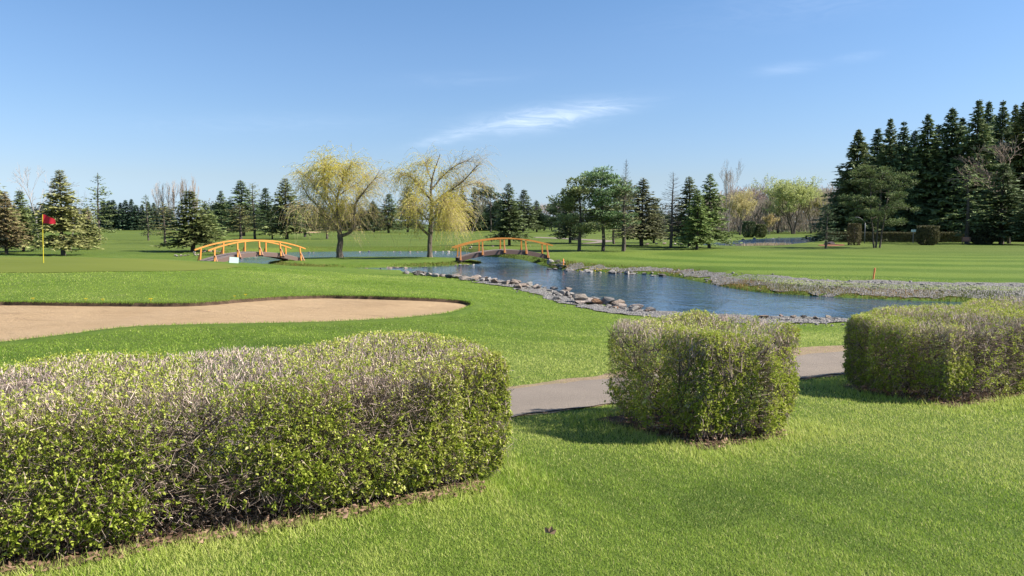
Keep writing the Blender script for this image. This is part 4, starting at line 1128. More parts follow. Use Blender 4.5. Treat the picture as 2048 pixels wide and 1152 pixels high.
for i in range(7):
    px_ = 1080 + i * 9 + r_.uniform(-3, 3)
    tree('wood', px_, 460, 404 + r_.uniform(-8, 8), 12, 'pinkish bare tree far beyond the dark pines', MD, group='far bare trees above the dark pines', twig=(.42, .34, .33))
for i in range(30):
    px_ = 1440 + i * 7.6 + r_.uniform(-4, 4)
    tree('wood', px_, 463.5, 378 + r_.uniform(-14, 22), 20 + r_.uniform(0, 8), 'grey pink bare tree in the wood behind the far pond', MD, group='bare wood behind the far pond', twig=(.48, .41, .37))
for i in range(9):
    px_ = 40 + i * 16 + r_.uniform(-5, 5)
    tree('slim', px_, 463, 414 + r_.uniform(-12, 14), 13, 'dark conifer far behind the left hand spruces', (.034, .050, .028), group='far conifers behind the left hand spruces')

def far_woods():
    global rng
    rng = np.random.default_rng(290)
    n = 30000; th = rng.uniform(-R(50), R(50), n); d = rng.uniform(450, 520, n)
    hh = 7.5 + 8.5 * noise3(np.column_stack([th * 60, th * 0, th * 0]), 1.0, 291) + 3.0 * noise3(np.column_stack([th * 240, th * 0, d * 0]), 1.0, 292)
    t = rng.uniform(0, 1, n) ** .8
    B = np.column_stack([np.sin(th) * d, np.cos(th) * d, t * hh]); D = rng.normal(size=(n, 3)) + [0, 0, .5]; ln = rng.uniform(.8, 2.0, n)
    g = Geo(); g.leaves(B, D, ln, ln * .5, np.clip(.45 + .4 * (noise3(np.column_stack([th * 90, th * 0, t]), 1.0, 293) - .5) + rng.normal(size=n) * .15, 0, 1))
    tag(link('far_woods', g.mesh('far_woods', M['needles']), None, (.050, .050, .042)), 'far off mixed woods along the horizon beyond the fairways', 'woods', kind='stuff')
far_woods()
def pond_woods():
    global rng
    rng = np.random.default_rng(295)
    n = 15000; th = rng.uniform(R(14.5), R(24.5), n); d = rng.uniform(245, 300, n)
    hh = 8.0 + 5.0 * noise3(np.column_stack([th * 90, th * 0, th * 0]), 1.0, 296) + 3.0 * noise3(np.column_stack([th * 330, th * 0, d * 0]), 1.0, 297)
    t = rng.uniform(0, 1, n) ** 1.05; B = np.column_stack([np.sin(th) * d, np.cos(th) * d, t * hh]); D = rng.normal(size=(n, 3)) * [.35, .35, .2] + [0, 0, 1]; ln = rng.uniform(1.0, 2.6, n)
    g = Geo(); g.leaves(B, D, ln, ln * .12, np.clip(rng.normal(.4, .2, n), 0, 1))
    tag(link('far_thicket', g.mesh('far_thicket', M['buds']), None, (.105, .088, .072)), 'grey brown leafless thicket closing the view behind the far pond', 'thicket', kind='stuff')
pond_woods()
# the two willows on the island, limbs set out after the photograph
def willow(px, py, limbs, strands, label, seed, sparse_right):
    global rng
    rng = np.random.default_rng(seed)
    p = np.array(WILLOWS[0 if px < 760 else 1]); k = p[1] / F; z = H(p)
    root = empty('willow_tree', (p[0], p[1], z - .05)); tag(root, label, 'willow', 'willows on the island')
    tr = Geo(); fine = Geo(); lf = Geo(); tips = []
    def w(q): return np.array([(q[0] - px) * k, q[2] if len(q) > 2 else 0.0, (py - q[1]) * k])
    for pts, r0, r1 in limbs:
        Q = catmull([w(q) for q in pts], 5, False); Q = Q + np.cumsum(rng.normal(size=Q.shape) * .012, axis=0) * (np.arange(len(Q)) > 2)[:, None]
        tr.tube(Q, np.linspace(r0, r1, len(Q)) if r0 < .2 else np.linspace(r0, r1, len(Q)) * (1 + .55 * np.exp(-np.arange(len(Q)) / 1.6)), 8 if r0 > .1 else 5)
        if r0 < .2:
            for i in range(3, len(Q)): tips.append((Q[i], Q[min(i + 1, len(Q) - 1)] - Q[i - 1], i / len(Q)))
    A = []; B = []; ra = []; LB = []; LD = []; LT = []; LLn = []
    for (q, d, s_) in tips:
        for j in range(3):
            e = unit(unit(d[None])[0] * .9 + rng.normal(size=3) * .65 + np.array([0, 0, .02 if q[2] > 6.5 else .2])); L = rng.uniform(.6, 1.7)
            pts = [q, q + e * L * .5, q + e * L + np.array([0, 0, -.08])]
            A += [pts[0], pts[1]]; B += [pts[1], pts[2]]; ra += [.022, .014]
            dense = strands(q[0] / k + px, py - q[2] / k)
            for m in range(rng.poisson(5.6 * min(1.15, .38 + .55 * dense))):
                f = rng.uniform(.25, 1); c = q + e * L * f; n = rng.integers(5, 10)
                sl = rng.uniform(.08, .17) * (1 + .8 * s_); dirn = unit(e * .8 + rng.normal(size=3) * .7); dr_ = .70 if q[2] > 5.6 else 1.0
                for t in range(n):
                    dn = unit(dirn + np.array([.14, 0, (-.22 - .26 * t) * dr_])); c2 = c + dn * sl * 1.5
                    A.append(c); B.append(c2); ra.append(.007)
                    nl = rng.poisson(.88 * dense)
                    for v in range(nl): LB.append(c + (c2 - c) * rng.uniform(0, 1)); LD.append(dn + rng.normal(size=3) * .5); LT.append(np.clip(.5 + rng.normal() * .2, 0, 1)); LLn.append(rng.uniform(.10, .20))
                    c = c2
    tr2 = Geo(); tr2.prisms(np.array(A), np.array(B), np.array(ra), np.array(ra) * .7, 3)
    link('trunk', tr.mesh('willow_trunk', M['willow_bark']), root)
    link('twigs', tr2.mesh('willow_twigs', M['bark_twig']), root, (.42, .35, .22))
    L_ = np.array(LLn); lf.leaves(np.array(LB), np.array(LD), L_, L_ * .30, np.array(LT))
    link('crown', lf.mesh('willow_leaves', M['willow_leaf']), root)
def dens1(x, y):
    a = 2.0 * math.exp(-((x - 660) / 55) ** 2 - ((y - 355) / 30) ** 2) + 1.7 * math.exp(-((x - 690) / 40) ** 2 - ((y - 335) / 22) ** 2) + 1.6 * math.exp(-((x - 675) / 34) ** 2 - ((y - 410) / 30) ** 2)
    return .20 + a * 1.15 + (.12 if x > 735 else 0)
willow(680, 512, [([(680, 514), (680, 495), (683, 478), (682, 464)], .33, .27),
    ([(682, 468), (672, 450, .2), (660, 436, .5), (645, 418, .8), (630, 405, 1.0), (615, 392, 1.2), (604, 372, 1.2)], .19, .04), ([(682, 466), (680, 440, -.3), (678, 420, -.4), (680, 395, -.5), (688, 370, -.6), (698, 345, -.6), (712, 327, -.6)], .19, .04),
    ([(684, 468), (700, 462, -.2), (712, 450, -.4), (714, 430, -.6), (718, 405, -.8), (730, 388, -.9), (745, 368, -1.), (758, 352, -1.)], .18, .03), ([(678, 440), (664, 415, .3), (655, 390, .6), (650, 365, .6), (648, 345, .7)], .12, .03),
    ([(660, 436), (645, 424, -.8), (632, 415, -1.6), (618, 410, -2.2), (606, 415, -2.6)], .09, .02), ([(680, 400), (668, 375, -1.0), (660, 355, -1.6), (664, 336, -1.8)], .09, .02), ([(684, 385), (700, 372, .8), (716, 360, 1.4), (728, 348, 1.7)], .08, .02),
    ([(714, 432), (730, 425, .6), (742, 425, 1.2), (752, 432, 1.5)], .07, .02), ([(690, 366), (684, 348, .4), (678, 335, .5)], .06, .02), ([(664, 415), (640, 385, .2), (622, 360, .4), (612, 350, .5)], .07, .02), ([(690, 440), (700, 420, 1.2), (706, 398, 2.0), (710, 385, 2.4)], .08, .02)],
    dens1, 'willow with dark forked trunk and yellow crown, nearer the first footbridge', 301, True)
def dens2(x, y):
    a = 2.1 * math.exp(-((x - 845) / 48) ** 2 - ((y - 360) / 30) ** 2) + 1.7 * math.exp(-((x - 880) / 42) ** 2 - ((y - 420) / 36) ** 2) + 1.0 * math.exp(-((x - 850) / 34) ** 2 - ((y - 400) / 30) ** 2)
    return .22 + a * 1.1
willow(860, 511, [([(860, 513), (859, 490), (860, 470), (862, 455)], .25, .22),
    ([(861, 460), (864, 430), (866, 405), (865, 380), (868, 355), (876, 330), (884, 308)], .20, .03), ([(858, 466), (845, 455, .3), (832, 442, .6), (824, 425, .8), (816, 405, 1.0), (812, 385, 1.0)], .14, .03),
    ([(866, 408), (885, 390, -.3), (902, 378, -.5), (922, 365, -.7), (940, 348, -.8), (957, 330, -.8)], .15, .03), ([(866, 400), (848, 380, .4), (834, 362, .6), (820, 350, .8), (806, 345, 1.)], .12, .03), ([(864, 425), (880, 410, .8), (892, 402, 1.2), (905, 405, 1.5), (915, 415, 1.6)], .11, .02),
    ([(866, 375), (880, 355, .6), (898, 335, .8), (918, 322, .9), (934, 318, .9)], .10, .02), ([(862, 440), (876, 425, -1.), (890, 420, -1.8), (902, 428, -2.2)], .10, .02), ([(862, 440), (846, 422, -1.2), (838, 410, -2.), (836, 398, -2.4)], .09, .02), ([(866, 360), (858, 340, -.5), (852, 325, -.6)], .07, .02),
    ([(862, 448), (872, 436, 1.2), (886, 432, 2.), (898, 440, 2.4)], .08, .02), ([(902, 378), (920, 372, .5), (938, 366, .8), (955, 362, .9)], .06, .02), ([(866, 410), (876, 400, -1.4), (888, 396, -2.2), (898, 402, -2.6)], .07, .02)],
    dens2, 'willow with straight trunk and long bare branches reaching right, nearer the second footbridge', 302, True)
# ------------------------------------------------------------------ arched footbridges
def arch_bar(g, L, rise, z0, y, h, w, n=28, ext=0.0, tint=.5):
    """a bar bent along the arch, between its two ends, at side offset y"""
    xs = np.linspace(-L / 2 - ext, L / 2 + ext, n); zs = z0 + rise * (1 - (2 * xs / L) ** 2)
    V = []
    for x, z in zip(xs, zs): V += [(x, y - w / 2, z - h / 2), (x, y + w / 2, z - h / 2), (x, y + w / 2, z + h / 2), (x, y - w / 2, z + h / 2)]
    Q = []
    for i in range(n - 1):
        a = i * 4; b = a + 4
        for k in range(4): Q.append([a + k, a + (k + 1) % 4, b + (k + 1) % 4, b + k])
    Q += [[3, 2, 1, 0], [(n - 1) * 4 + k for k in range(4)]]
    g.add(np.array(V), quads=np.array(Q), tq=np.full(len(Q), tint))
def beam_between(g, a, b, w, d, ref=(1, 0, 0)):
    a = np.array(a, float); b = np.array(b, float); z = unit((b - a)[None])[0]; x = np.array(ref, float); x = x - z * np.dot(x, z); x /= np.linalg.norm(x); y = np.cross(z, x)
    g.box((a + b) / 2, (w, d, np.linalg.norm(b - a)), np.stack([x, y, z], axis=1))
def make_bridge(pL, pR, zL, zR, width, rise, rail_h, label):
    pL = np.array(pL); pR = np.array(pR); c = (pL + pR) / 2; L = np.linalg.norm(pR - pL); ang = math.atan2(pR[1] - pL[1], pR[0] - pL[0])
    root = empty('footbridge', (c[0], c[1], (zL + zR) / 2), ang); root.rotation_euler[1] = -math.atan2(zR - zL, L)
    tag(root, label, 'footbridge', 'arched footbridges over the pond')
    def zat(x): return rise * (1 - (2 * x / L) ** 2)
    dk = Geo(); n = 62
    for i in range(n):
        x = -L / 2 + L * (i + .5) / n; sl = math.atan(-8 * rise * x / L ** 2); cs, sn = math.cos(sl), math.sin(sl)
        dk.box((x, 0, zat(x) + rng.normal() * .003), (L / n * .93, width - .06, .05), np.array([[cs, 0, -sn], [0, 1, 0], [sn, 0, cs]]), rng.uniform(.2, .8))
    link('deck', dk.mesh('bridge_deck', M['deck']), root)
    for sg in (-1, 1):
        b = Geo(); arch_bar(b, L, rise, -.20, sg * (width / 2), .34, .12); link('side_beam', b.mesh('bridge_side_beam', M['beam']), root)
        h = Geo(); arch_bar(h, L, rise * 1.04, rail_h, sg * (width / 2 + .05), .105, .15, ext=.32); link('handrail', h.mesh('bridge_handrail', M['orange']), root)
        for k in range(5):
            x = (k - 2) * L * .235; lean = x * .055
            pz = zat(x); top = (x - lean * .0, sg * (width / 2 + .05), rise * 1.04 * (1 - (2 * x / L) ** 2) + rail_h - .06); foot = (x + lean * .35, sg * (width / 2 + .125), pz - .28)
            p = Geo(); beam_between(p, foot, top, .115, .10); po = link('post', p.mesh('bridge_post', M['orange']), root)
            q = Geo(); beam_between(q, (x + lean * .3, sg * (width / 2 + .62), pz - .24), (x + lean * .15, sg * (width / 2 + .19), pz + .44), .085, .075)
            link('brace', q.mesh('bridge_brace', M['brace']), po)
            j = Geo(); j.box((x + lean * .3, sg * (width / 2 + .36), pz - .29), (.10, .78, .12)); link('outrigger', j.mesh('bridge_outrigger', M['beam']), root)
    return root
def solve_bridge(pxl, pxr, ang, depth):
    """ends on two sight lines with the axis at a given angle to the picture"""
    sl = (pxl - 1024) / F / CT; sr = (pxr - 1024) / F / CT; u = np.array([math.cos(R(ang)), math.sin(R(ang))])
    a = np.array([sl * depth, depth]); L = (sr * depth - sl * depth) / (u[0] - sr * u[1]); return a, a + u * L
B1 = solve_bridge(412, 592, 50, 62.5); B2 = solve_bridge(914, 1094, 12, 67.0)
make_bridge(B1[0], B1[1], -.12, -.20, 2.2, .68, 1.02, 'orange railed arched footbridge nearest the putting green, with wide outward braces')
make_bridge(B2[0], B2[1], -.05, .10, 1.7, .62, 1.02, 'orange railed arched footbridge between the island and the mown fairway')

# ------------------------------------------------------------------ flag, stakes, board, benches, sign, lamp
def make_flag():
    p = P(87, 526, 1.05); z = H(p); root = empty('flagstick', (p[0], p[1], z)); tag(root, 'yellow flagstick with a red flag standing in the putting green hole', 'flagstick')
    g = Geo(); g.tube([(0, 0, -.05), (.03, 0, 1.2), (.085, 0, 2.44)], [.021, .019, .016], 10); link('pole', g.mesh('flag_pole', M['pole']), root)
    n, m = 15, 8; V = []
    for i in range(n):
        u = i / (n - 1)
        for j in range(m):
            v = j / (m - 1); ht = .46 - .20 * u
            V.append((.085 + u * .60 - .018 * (1 - v), .055 * math.sin(u * 7 + v * 1.4) * u ** .6, 2.44 - .05 * u - .20 * u ** 1.6 - ht * (v) + .01 * math.sin(u * 9)))
    V = np.array(V); Q = np.array([[i * m + j, i * m + j + 1, (i + 1) * m + j + 1, (i + 1) * m + j] for i in range(n - 1) for j in range(m - 1)])
    V2 = V + [0, .006, 0]; g = Geo(); g.add(V, quads=Q); g.add(V2, quads=Q[:, ::-1]); link('flag', g.mesh('flag_cloth', M['flag'], True), root)
make_flag()
def make_stake(px, py, h, lean, label):
    p = G(px, py); z = H(p); g = Geo(); w = .055
    g.tube([(0, 0, -.1), (lean * .5, 0, h * .5), (lean * .98, 0, h * .97), (lean, 0, h)], [w, w, w, w * .6], 4)
    o = tag(link('hazard_stake', g.mesh('hazard_stake', M['stake'])), label, 'stake', 'orange stakes beside the water'); o.location = (p[0], p[1], z); o.rotation_euler[2] = .15
make_stake(1127, 523.5, .66, -.02, 'short orange stake on the grass right of the second footbridge')
make_stake(1746, 559, .62, .09, 'leaning orange stake at the top of the gravel shore')
def make_board():
    p = P(468, 527.5, .30); z = .02; root = empty('signboard', (p[0], p[1], z), .45); tag(root, 'small pale mint board standing low in front of the first footbridge', 'board')
    b = Geo(); b.box((0, 0, .42), (.60, .04, .62), np.array([[.99, 0, .10], [0, 1, 0], [-.10, 0, .99]])); link('panel', b.mesh('board_panel', M['white']), root)
    for x in (-.2, .2):
        l = Geo(); l.box((x, .05, .16), (.05, .05, .5)); link('leg', l.mesh('board_leg', M['deck']), root)
make_board()
def make_bench(px, py, wd, rz, mat, label, k=1.0):
    p = P(px, py, 0); z = H(p); root = empty('park_bench', (p[0], p[1], z), rz); tag(root, label, 'bench'); root.scale = (k, k, k)
    s_ = Geo()
    for i in range(4): s_.box((0, -.18 + i * .12, .45), (wd, .10, .04))
    link('seat', s_.mesh('bench_seat', mat), root)
    b = Geo()
    for i in range(4): b.box((0, .28 + .03 * i, .60 + .13 * i), (wd, .035, .11))
    link('backrest', b.mesh('bench_backrest', mat), root)
    for x in (-wd * .42, wd * .42):
        l = Geo(); l.box((x, -.14, .215), (.08, .08, .43)); l.box((x, .30, .5), (.08, .07, 1.0)); l.box((x, .07, .40), (.07, .40, .06)); link('leg', l.mesh('bench_leg', M['bench_dark']), root)
make_bench(1148, 487, 1.75, .1, M['bench_dark'], 'dark timber bench on the grass beside the broad forked pine', .92)
make_bench(1932, 488.5, 1.15, -.5, M['bench_red'], 'small salmon coloured bench in front of the dark forest')
def make_sign():
    p = P(1826, 486, 0); z = H(p); root = empty('sign', (p[0], p[1], z)); tag(root, 'small white and blue sign on a grey post behind the clipped hedge', 'sign')
    g = Geo(); g.box((0, .04, 1.0), (.07, .07, 2.0)); link('post', g.mesh('sign_post', M['steel']), root)
    b = Geo(); b.box((0, 0, 1.95), (.75, .03, .38)); link('panel', b.mesh('sign_panel', M['white']), root)
make_sign()
def make_lamp():
    p = P(1712, 487, 0); z = H(p); root = empty('lamp_post', (p[0], p[1], z)); tag(root, 'grey lamp post with a curved arm above the column clipped shrub', 'lamp post')
    t = np.linspace(0, 1, 9); pts = np.concatenate([[(1.3, 0, 0), (1.3, 0, 3.2)], np.column_stack([1.3 - 2.2 * t, t * 0, 3.2 + .85 * np.sin(t * 2.6)])])
    g = Geo(); g.tube(pts, np.linspace(.06, .04, len(pts)), 7); link('pole', g.mesh('lamp_pole', M['steel'], True), root)
    b = Geo(); b.tube([(-.75, 0, 3.66), (-.9, 0, 3.62), (-1.2, 0, 3.54)], [.05, .12, .07], 8); link('lamp_head', b.mesh('lamp_head', M['steel'], True), root)
make_lamp()

# ------------------------------------------------------------------ clipped bushes and the hedge in front of the forest
def clipped(name, px, py, hw, topy, label, kind, color, seed, n=2600):
    global rng
    rng = np.random.default_rng(seed)
    p = P(px, py, 0); k = p[1] / F; z = H(p); r = hw * k; h = EYE - (topy - 448) * k - z
    root = empty(name, (p[0], p[1], z)); tag(root, label, 'bush', 'clipped bushes by the forest')
    a = rng.uniform(0, 6.283, n); t = rng.uniform(0, 1, n)
    prof = lambda t: (np.where(t > .88, np.sqrt(np.maximum(0, 1 - ((t - .88) / .12) ** 2)) * .35 + .65, 1) * (.86 + .14 * sm(t / .3)) if kind == 'column' else np.sqrt(np.maximum(.02, 1 - np.abs((t - .5) / .53) ** 3)))
    rr = r * prof(t) * (1 + .03 * np.sin(a * 3 + seed)); top = rng.uniform(size=n) < .22
    rr = np.where(top, rr * np.sqrt(rng.uniform(size=n)), rr); t = np.where(top, rng.uniform(.93, 1., n), t); t = np.where(top & (rr < r * .5), 1.0, t)
    B = np.column_stack([np.cos(a) * rr, np.sin(a) * rr, t * h]); D = unit(np.column_stack([np.cos(a), np.sin(a), np.full(n, .6)]) + rng.normal(size=(n, 3)) * .6)
    f = Geo(); ln = rng.uniform(.12, .22, n) * max(1, r / .75); f.leaves(B - D * ln[:, None] * .6, D, ln, ln * .55, np.clip(rng.normal(.42, .2, n), 0, 1)); 
    link('crown', f.mesh(name + '_crown', M['needles']), root, color)
    g = Geo()
    for q in range(9):
        aa = q * .7; g.tube([(0, 0, -.05), (math.cos(aa) * r * .4, math.sin(aa) * r * .4, h * .5), (math.cos(aa) * r * .72, math.sin(aa) * r * .72, h * .82)], [.05, .03, .012], 5)
    g.tube([(0, 0, -.05), (.01, 0, h * .5), (0, 0, h * .9)], [.09, .06, .02], 6); link('stems', g.mesh(name + '_stems', M['bark']), root)
clipped('clipped_bush', 1708, 490.5, 12.5, 447, 'bush clipped as an upright column in front of the low dark hedge', 'column', (.070, .062, .032), 401)
clipped('clipped_bush', 1855, 490, 20.5, 452, 'wide round bush clipped as a barrel in front of the forest', 'barrel', (.055, .052, .026), 402, 3600)
clipped('clipped_bush', 1965, 488, 22, 452, 'dark round bush under the trees right of the salmon bench', 'barrel', (.030, .032, .018), 403, 3600)
clipped('juniper_bush', 1497, 475, 13, 443, 'dark low juniper on the bank of the far pond', 'barrel', (.036, .048, .022), 404)
clipped('juniper_bush', 1520, 475, 12, 449, 'greener low juniper at the right of the dark one by the far pond', 'barrel', (.062, .075, .028), 405)
def forest_hedge():
    global rng
    rng = np.random.default_rng(410)
    a = P(1655, 485, 0); b = P(1938, 485, 0); L = np.linalg.norm(b - a); u_ = (b - a) / L; nn = np.array([-u_[1], u_[0]])
    root = empty('hedge', (a[0], a[1], H(a))); tag(root, 'long low dark clipped hedge along the foot of the tall spruces', 'hedge')
    n = 16000; s_ = rng.uniform(0, L, n); f = rng.uniform(size=n); ht = 1.55
    v = np.where(f < .5, 0, np.where(f < .9, rng.uniform(0, 1.2, n), 1.2)); w = np.where((f >= .5) & (f < .9), ht, rng.uniform(0, ht, n)) + .03 * np.sin(s_ * 1.3)
    q = s_[:, None] * u_ + v[:, None] * nn
    D = rng.normal(size=(n, 3)) * .6 + np.column_stack([np.where(f < .5, -1, .2)[:, None] * nn, np.where(f < .5, .3, 1)]); ln = rng.uniform(.12, .24, n)
    g = Geo(); g.leaves(np.column_stack([q, w]), D, ln, ln * .6, np.clip(rng.normal(.4, .2, n), 0, 1)); link('leaves', g.mesh('forest_hedge_leaves', M['needles']), root, (.058, .055, .026))
    t = Geo(); m = int(L * 3); s_ = rng.uniform(0, L, m); q = s_[:, None] * u_ + nn * .6
    t.prisms(np.column_stack([q, np.full(m, -.05)]), np.column_stack([q + rng.normal(size=(m, 2)) * .25, np.full(m, 1.35)]), .03, .012, 4); link('stems', t.mesh('forest_hedge_stems', M['bark']), root)
forest_hedge()

# ------------------------------------------------------------------ rocks
def rock_mesh(seed, flat=.6):
    r = np.random.default_rng(seed); bm = bmesh.new(); bmesh.ops.create_icosphere(bm, subdivisions=3, radius=1)
    V = np.array([v.co[:] for v in bm.verts])
    for k in range(15):
        n = unit(r.normal(size=(1, 3)))[0]; c = r.uniform(.38, .74); dd = V @ n; V = V - np.outer(np.maximum(dd - c, 0), n)
    V += noise3(V, 2.2, seed)[:, None] * V * .05 + noise3(V, 7, seed + 1)[:, None] * V * .05
    V *= [1, r.uniform(.62, .85), flat * r.uniform(.75, 1.1)]
    V[:, 2] -= V[:, 2].min() * .72
    F_ = np.array([[v.index for v in f.verts] for f in bm.faces]); bm.free()
    return mesh('rock', V, [F_], M['rock'], False)
ROCKS = [rock_mesh(500 + i, .5 + .06 * (i % 4)) for i in range(9)]
GR = (.21, .195, .185); WA = (.27, .215, .175); DKR = (.10, .09, .085); OR = (.29, .165, .095); PL = (.33, .305, .28)
def rock(p, size, color, label, group, z=None, rr=random):
    o = tag(link('rock', rr.choice(ROCKS), None, color), label, 'rock', group)
    o.scale = (size * rr.uniform(.85, 1.2), size * rr.uniform(.85, 1.15), size * rr.uniform(.75, 1.1)); o.rotation_euler = (rr.uniform(-.15, .15), rr.uniform(-.15, .15), rr.uniform(0, 6.28))
    o.location = (p[0], p[1], (H(p) if z is None else z)); return o
def make_rocks():
    rr = random.Random(77)
    gn = 'rocks along the near water edge'
    for px_, py_, hw_, c, lab in [(837, 546, 9, GR, 'pale pointed rock at the far tip of the near rock line'), (853, 548, 7, DKR, 'dark rock beside the pale pointed rock at the tip of the rock line'), (895, 553, 8, PL, 'pale rock standing on the grass end of the rock line'), (938, 557, 12, PL, 'flat white rock in the narrow part of the rock line'),
                             (965, 559, 10, PL, 'second flat white rock right of the first in the rock line'), (987, 562, 15, WA, 'broad warm grey rock where the gravel bank begins'), (1010, 566, 12, WA, 'pinkish flat slab at the start of the gravel bank'), (1058, 568, 13, PL, 'pale tilted slab at the water edge mid way along the gravel bank'),
                             (1076, 574, 13, GR, 'grey square rock next to the pale tilted slab'), (1110, 576, 11, GR, 'upright grey rock on the point of the gravel bank'), (1136, 582, 12, WA, 'tall warm grey rock on the point of the gravel bank'), (1160, 600, 19, (.33, .28, .235), 'largest pale boulder of the gravel bank'),
                             (1196, 606, 14, OR, 'long rust coloured slab beside the largest boulder'), (1232, 614, 13, OR, 'rust brown rock left of the cube hedge'), (1267, 619, 17, PL, 'white and black slab just left of the cube hedge'), (1294, 622, 9, WA, 'small pinkish rock touching the cube hedge in view'),
                             (1527, 632, 17, (.20, .15, .12), 'long dark brown rock right of the cube hedge'), (1562, 632, 9, (.26, .19, .17), 'reddish dark rock next to the long brown rock'), (1588, 634, 9, WA, 'pinkish flat rock in the row between the two hedges'), (1606, 634, 8, DKR, 'dark rock in the middle of the row between the two hedges'),
                             (1630, 637, 9, WA, 'pale pink rock in the row between the two hedges'), (1655, 634, 9, (.32, .27, .22), 'cream rock near the clipped hedge at the right'), (1668, 637, 7, DKR, 'black wedge shaped rock near the clipped hedge at the right')]:
        p = GL(px_, py_ + hw_ * .32, 20, 75); sz = hw_ * p[1] / F
        o = rock(p, sz * .98, c, lab, gn, None, rr); o.location.z = max(H(p), ZW) + .02
    # the rest of the rock line: grey stones nothing tells apart
    pts = [GL(a, b + 1, 20, 75) for a, b in [(815, 546), (880, 552.5), (930, 557), (990, 564), (1050, 573), (1100, 583), (1140, 594), (1165, 604), (1220, 614), (1300, 623)]]
    ln = catmull(pts, 14, False)
    for i in range(95):
        f = rr.uniform(0, len(ln) - 1.01); a = ln[int(f)]; p = a + np.array([rr.gauss(0, .45), rr.gauss(0, .4)])
        s_ = rr.uniform(.12, .42); o = rock(p, s_, rr.choice([GR, GR, WA, PL, DKR, (.36, .30, .26)]), 'grey or pinkish stone among the larger rocks of the near rock line', 'small stones of the near rock line', None, rr); o.location.z = max(H(p), ZW - .05) + .01
    def shore(name, pxs, z, n, sz, lab, grp, jit=.5, cols=(GR, WA, PL, DKR)):
        ln = catmull([P(a, b, z) for a, b in pxs], 10, False)
        for i in range(n):
            f = rr.uniform(0, len(ln) - 1.01); k = int(f); p = ln[k] + (ln[k + 1] - ln[k]) * (f - k) + np.array([rr.gauss(0, jit), rr.gauss(0, jit)])
            o = rock(p, rr.uniform(*sz), rr.choice(cols), lab, grp, None, rr); o.location.z = max(H(p), ZW - .08) + .02
    shore('a', [(610, 535.5), (690, 536.5), (760, 535.5), (850, 533.5), (950, 529)], -.55, 34, (.14, .30), 'pale stone at the water edge of the island', 'stones edging the island', .25)
    shore('b', [(1095, 524), (1108, 533), (1130, 538.5), (1180, 541.5), (1250, 545), (1320, 549.5)], -.5, 40, (.18, .42), 'grey stone on the bank right of the second footbridge', 'stones on the bank by the second footbridge', .4, (GR, PL, DKR))
    shore('c', [(350, 519), (385, 516), (412, 511), (450, 510.5), (500, 509), (590, 503), (700, 501.3), (800, 500.8), (900, 500.8), (1000, 500), (1075, 499)], -.45, 56, (.14, .28), 'pale stone along the far bank of the back channel', 'stones along the back channel', .35, (WA, PL, (.42, .35, .28)))
    shore('d', [(1290, 492), (1350, 491), (1420, 489), (1450, 484), (1500, 479), (1560, 476.5), (1640, 475)], -.2, 26, (.25, .5), 'pale stone edging the far pond', 'stones edging the far pond', .6, (WA, PL))
    # loose broken stone scattered over both gravel banks
    r2 = np.random.default_rng(88); V = []; Fs = []; k = 0
    ico = bmesh.new(); bmesh.ops.create_icosphere(ico, subdivisions=1, radius=1); IV = np.array([v.co[:] for v in ico.verts]); IF = np.array([[v.index for v in f.verts] for f in ico.faces]); ico.free()
    for pxs, z, n, lo, hi, jit in [([(1150, 535), (1250, 538), (1340, 543), (1450, 556), (1560, 567), (1700, 574), (1850, 579), (2030, 583), (2200, 588)], -.25, 560, .03, .13, .75), ([(985, 565), (1080, 587), (1150, 605), (1220, 620), (1290, 630), (1400, 637), (1510, 642), (1600, 644), (1700, 647)], -.38, 560, .02, .09, .75)]:
        ln = catmull([P(a, b, z) for a, b in pxs], 12, False)
        f = r2.uniform(0, len(ln) - 1.01, n); a = f.astype(int); q = ln[a] + (ln[a + 1] - ln[a]) * (f - a)[:, None] + r2.normal(size=(n, 2)) * jit
        z_ = land(q[:, 0], q[:, 1]); q = q[z_ > ZW + .03]; z_ = z_[z_ > ZW + .03] + .03
        for (x, y), zz in zip(q, z_):
            sz = lo + (hi - lo) * r2.uniform() ** 2.5; W = IV * (1 + r2.normal(size=IV.shape) * .18) * sz * [1, .8, .6]; an = r2.uniform(0, 6.28); cs, sn = math.cos(an), math.sin(an)
            V.append(np.column_stack([W[:, 0] * cs - W[:, 1] * sn + x, W[:, 0] * sn + W[:, 1] * cs + y, W[:, 2] + zz])); Fs.append(IF + k); k += len(IV)
    tag(link('loose_stones', mesh('loose_stones', np.concatenate(V), [np.concatenate(Fs)], M['rock']), None, (.25, .235, .22)), 'small loose broken stones scattered over the gravel banks', 'stones', kind='stuff')
    p = P(1664, 489.6, 0); rock(p, .95, (.16, .13, .14), 'dark boulder in the reddish flower bed by the forest', 'boulders of the flower bed', None, rr)
    p = P(1652, 490.2, 0); rock(p, .6, (.34, .20, .17), 'smaller reddish boulder in the flower bed by the forest', 'boulders of the flower bed', None, rr)
make_rocks()
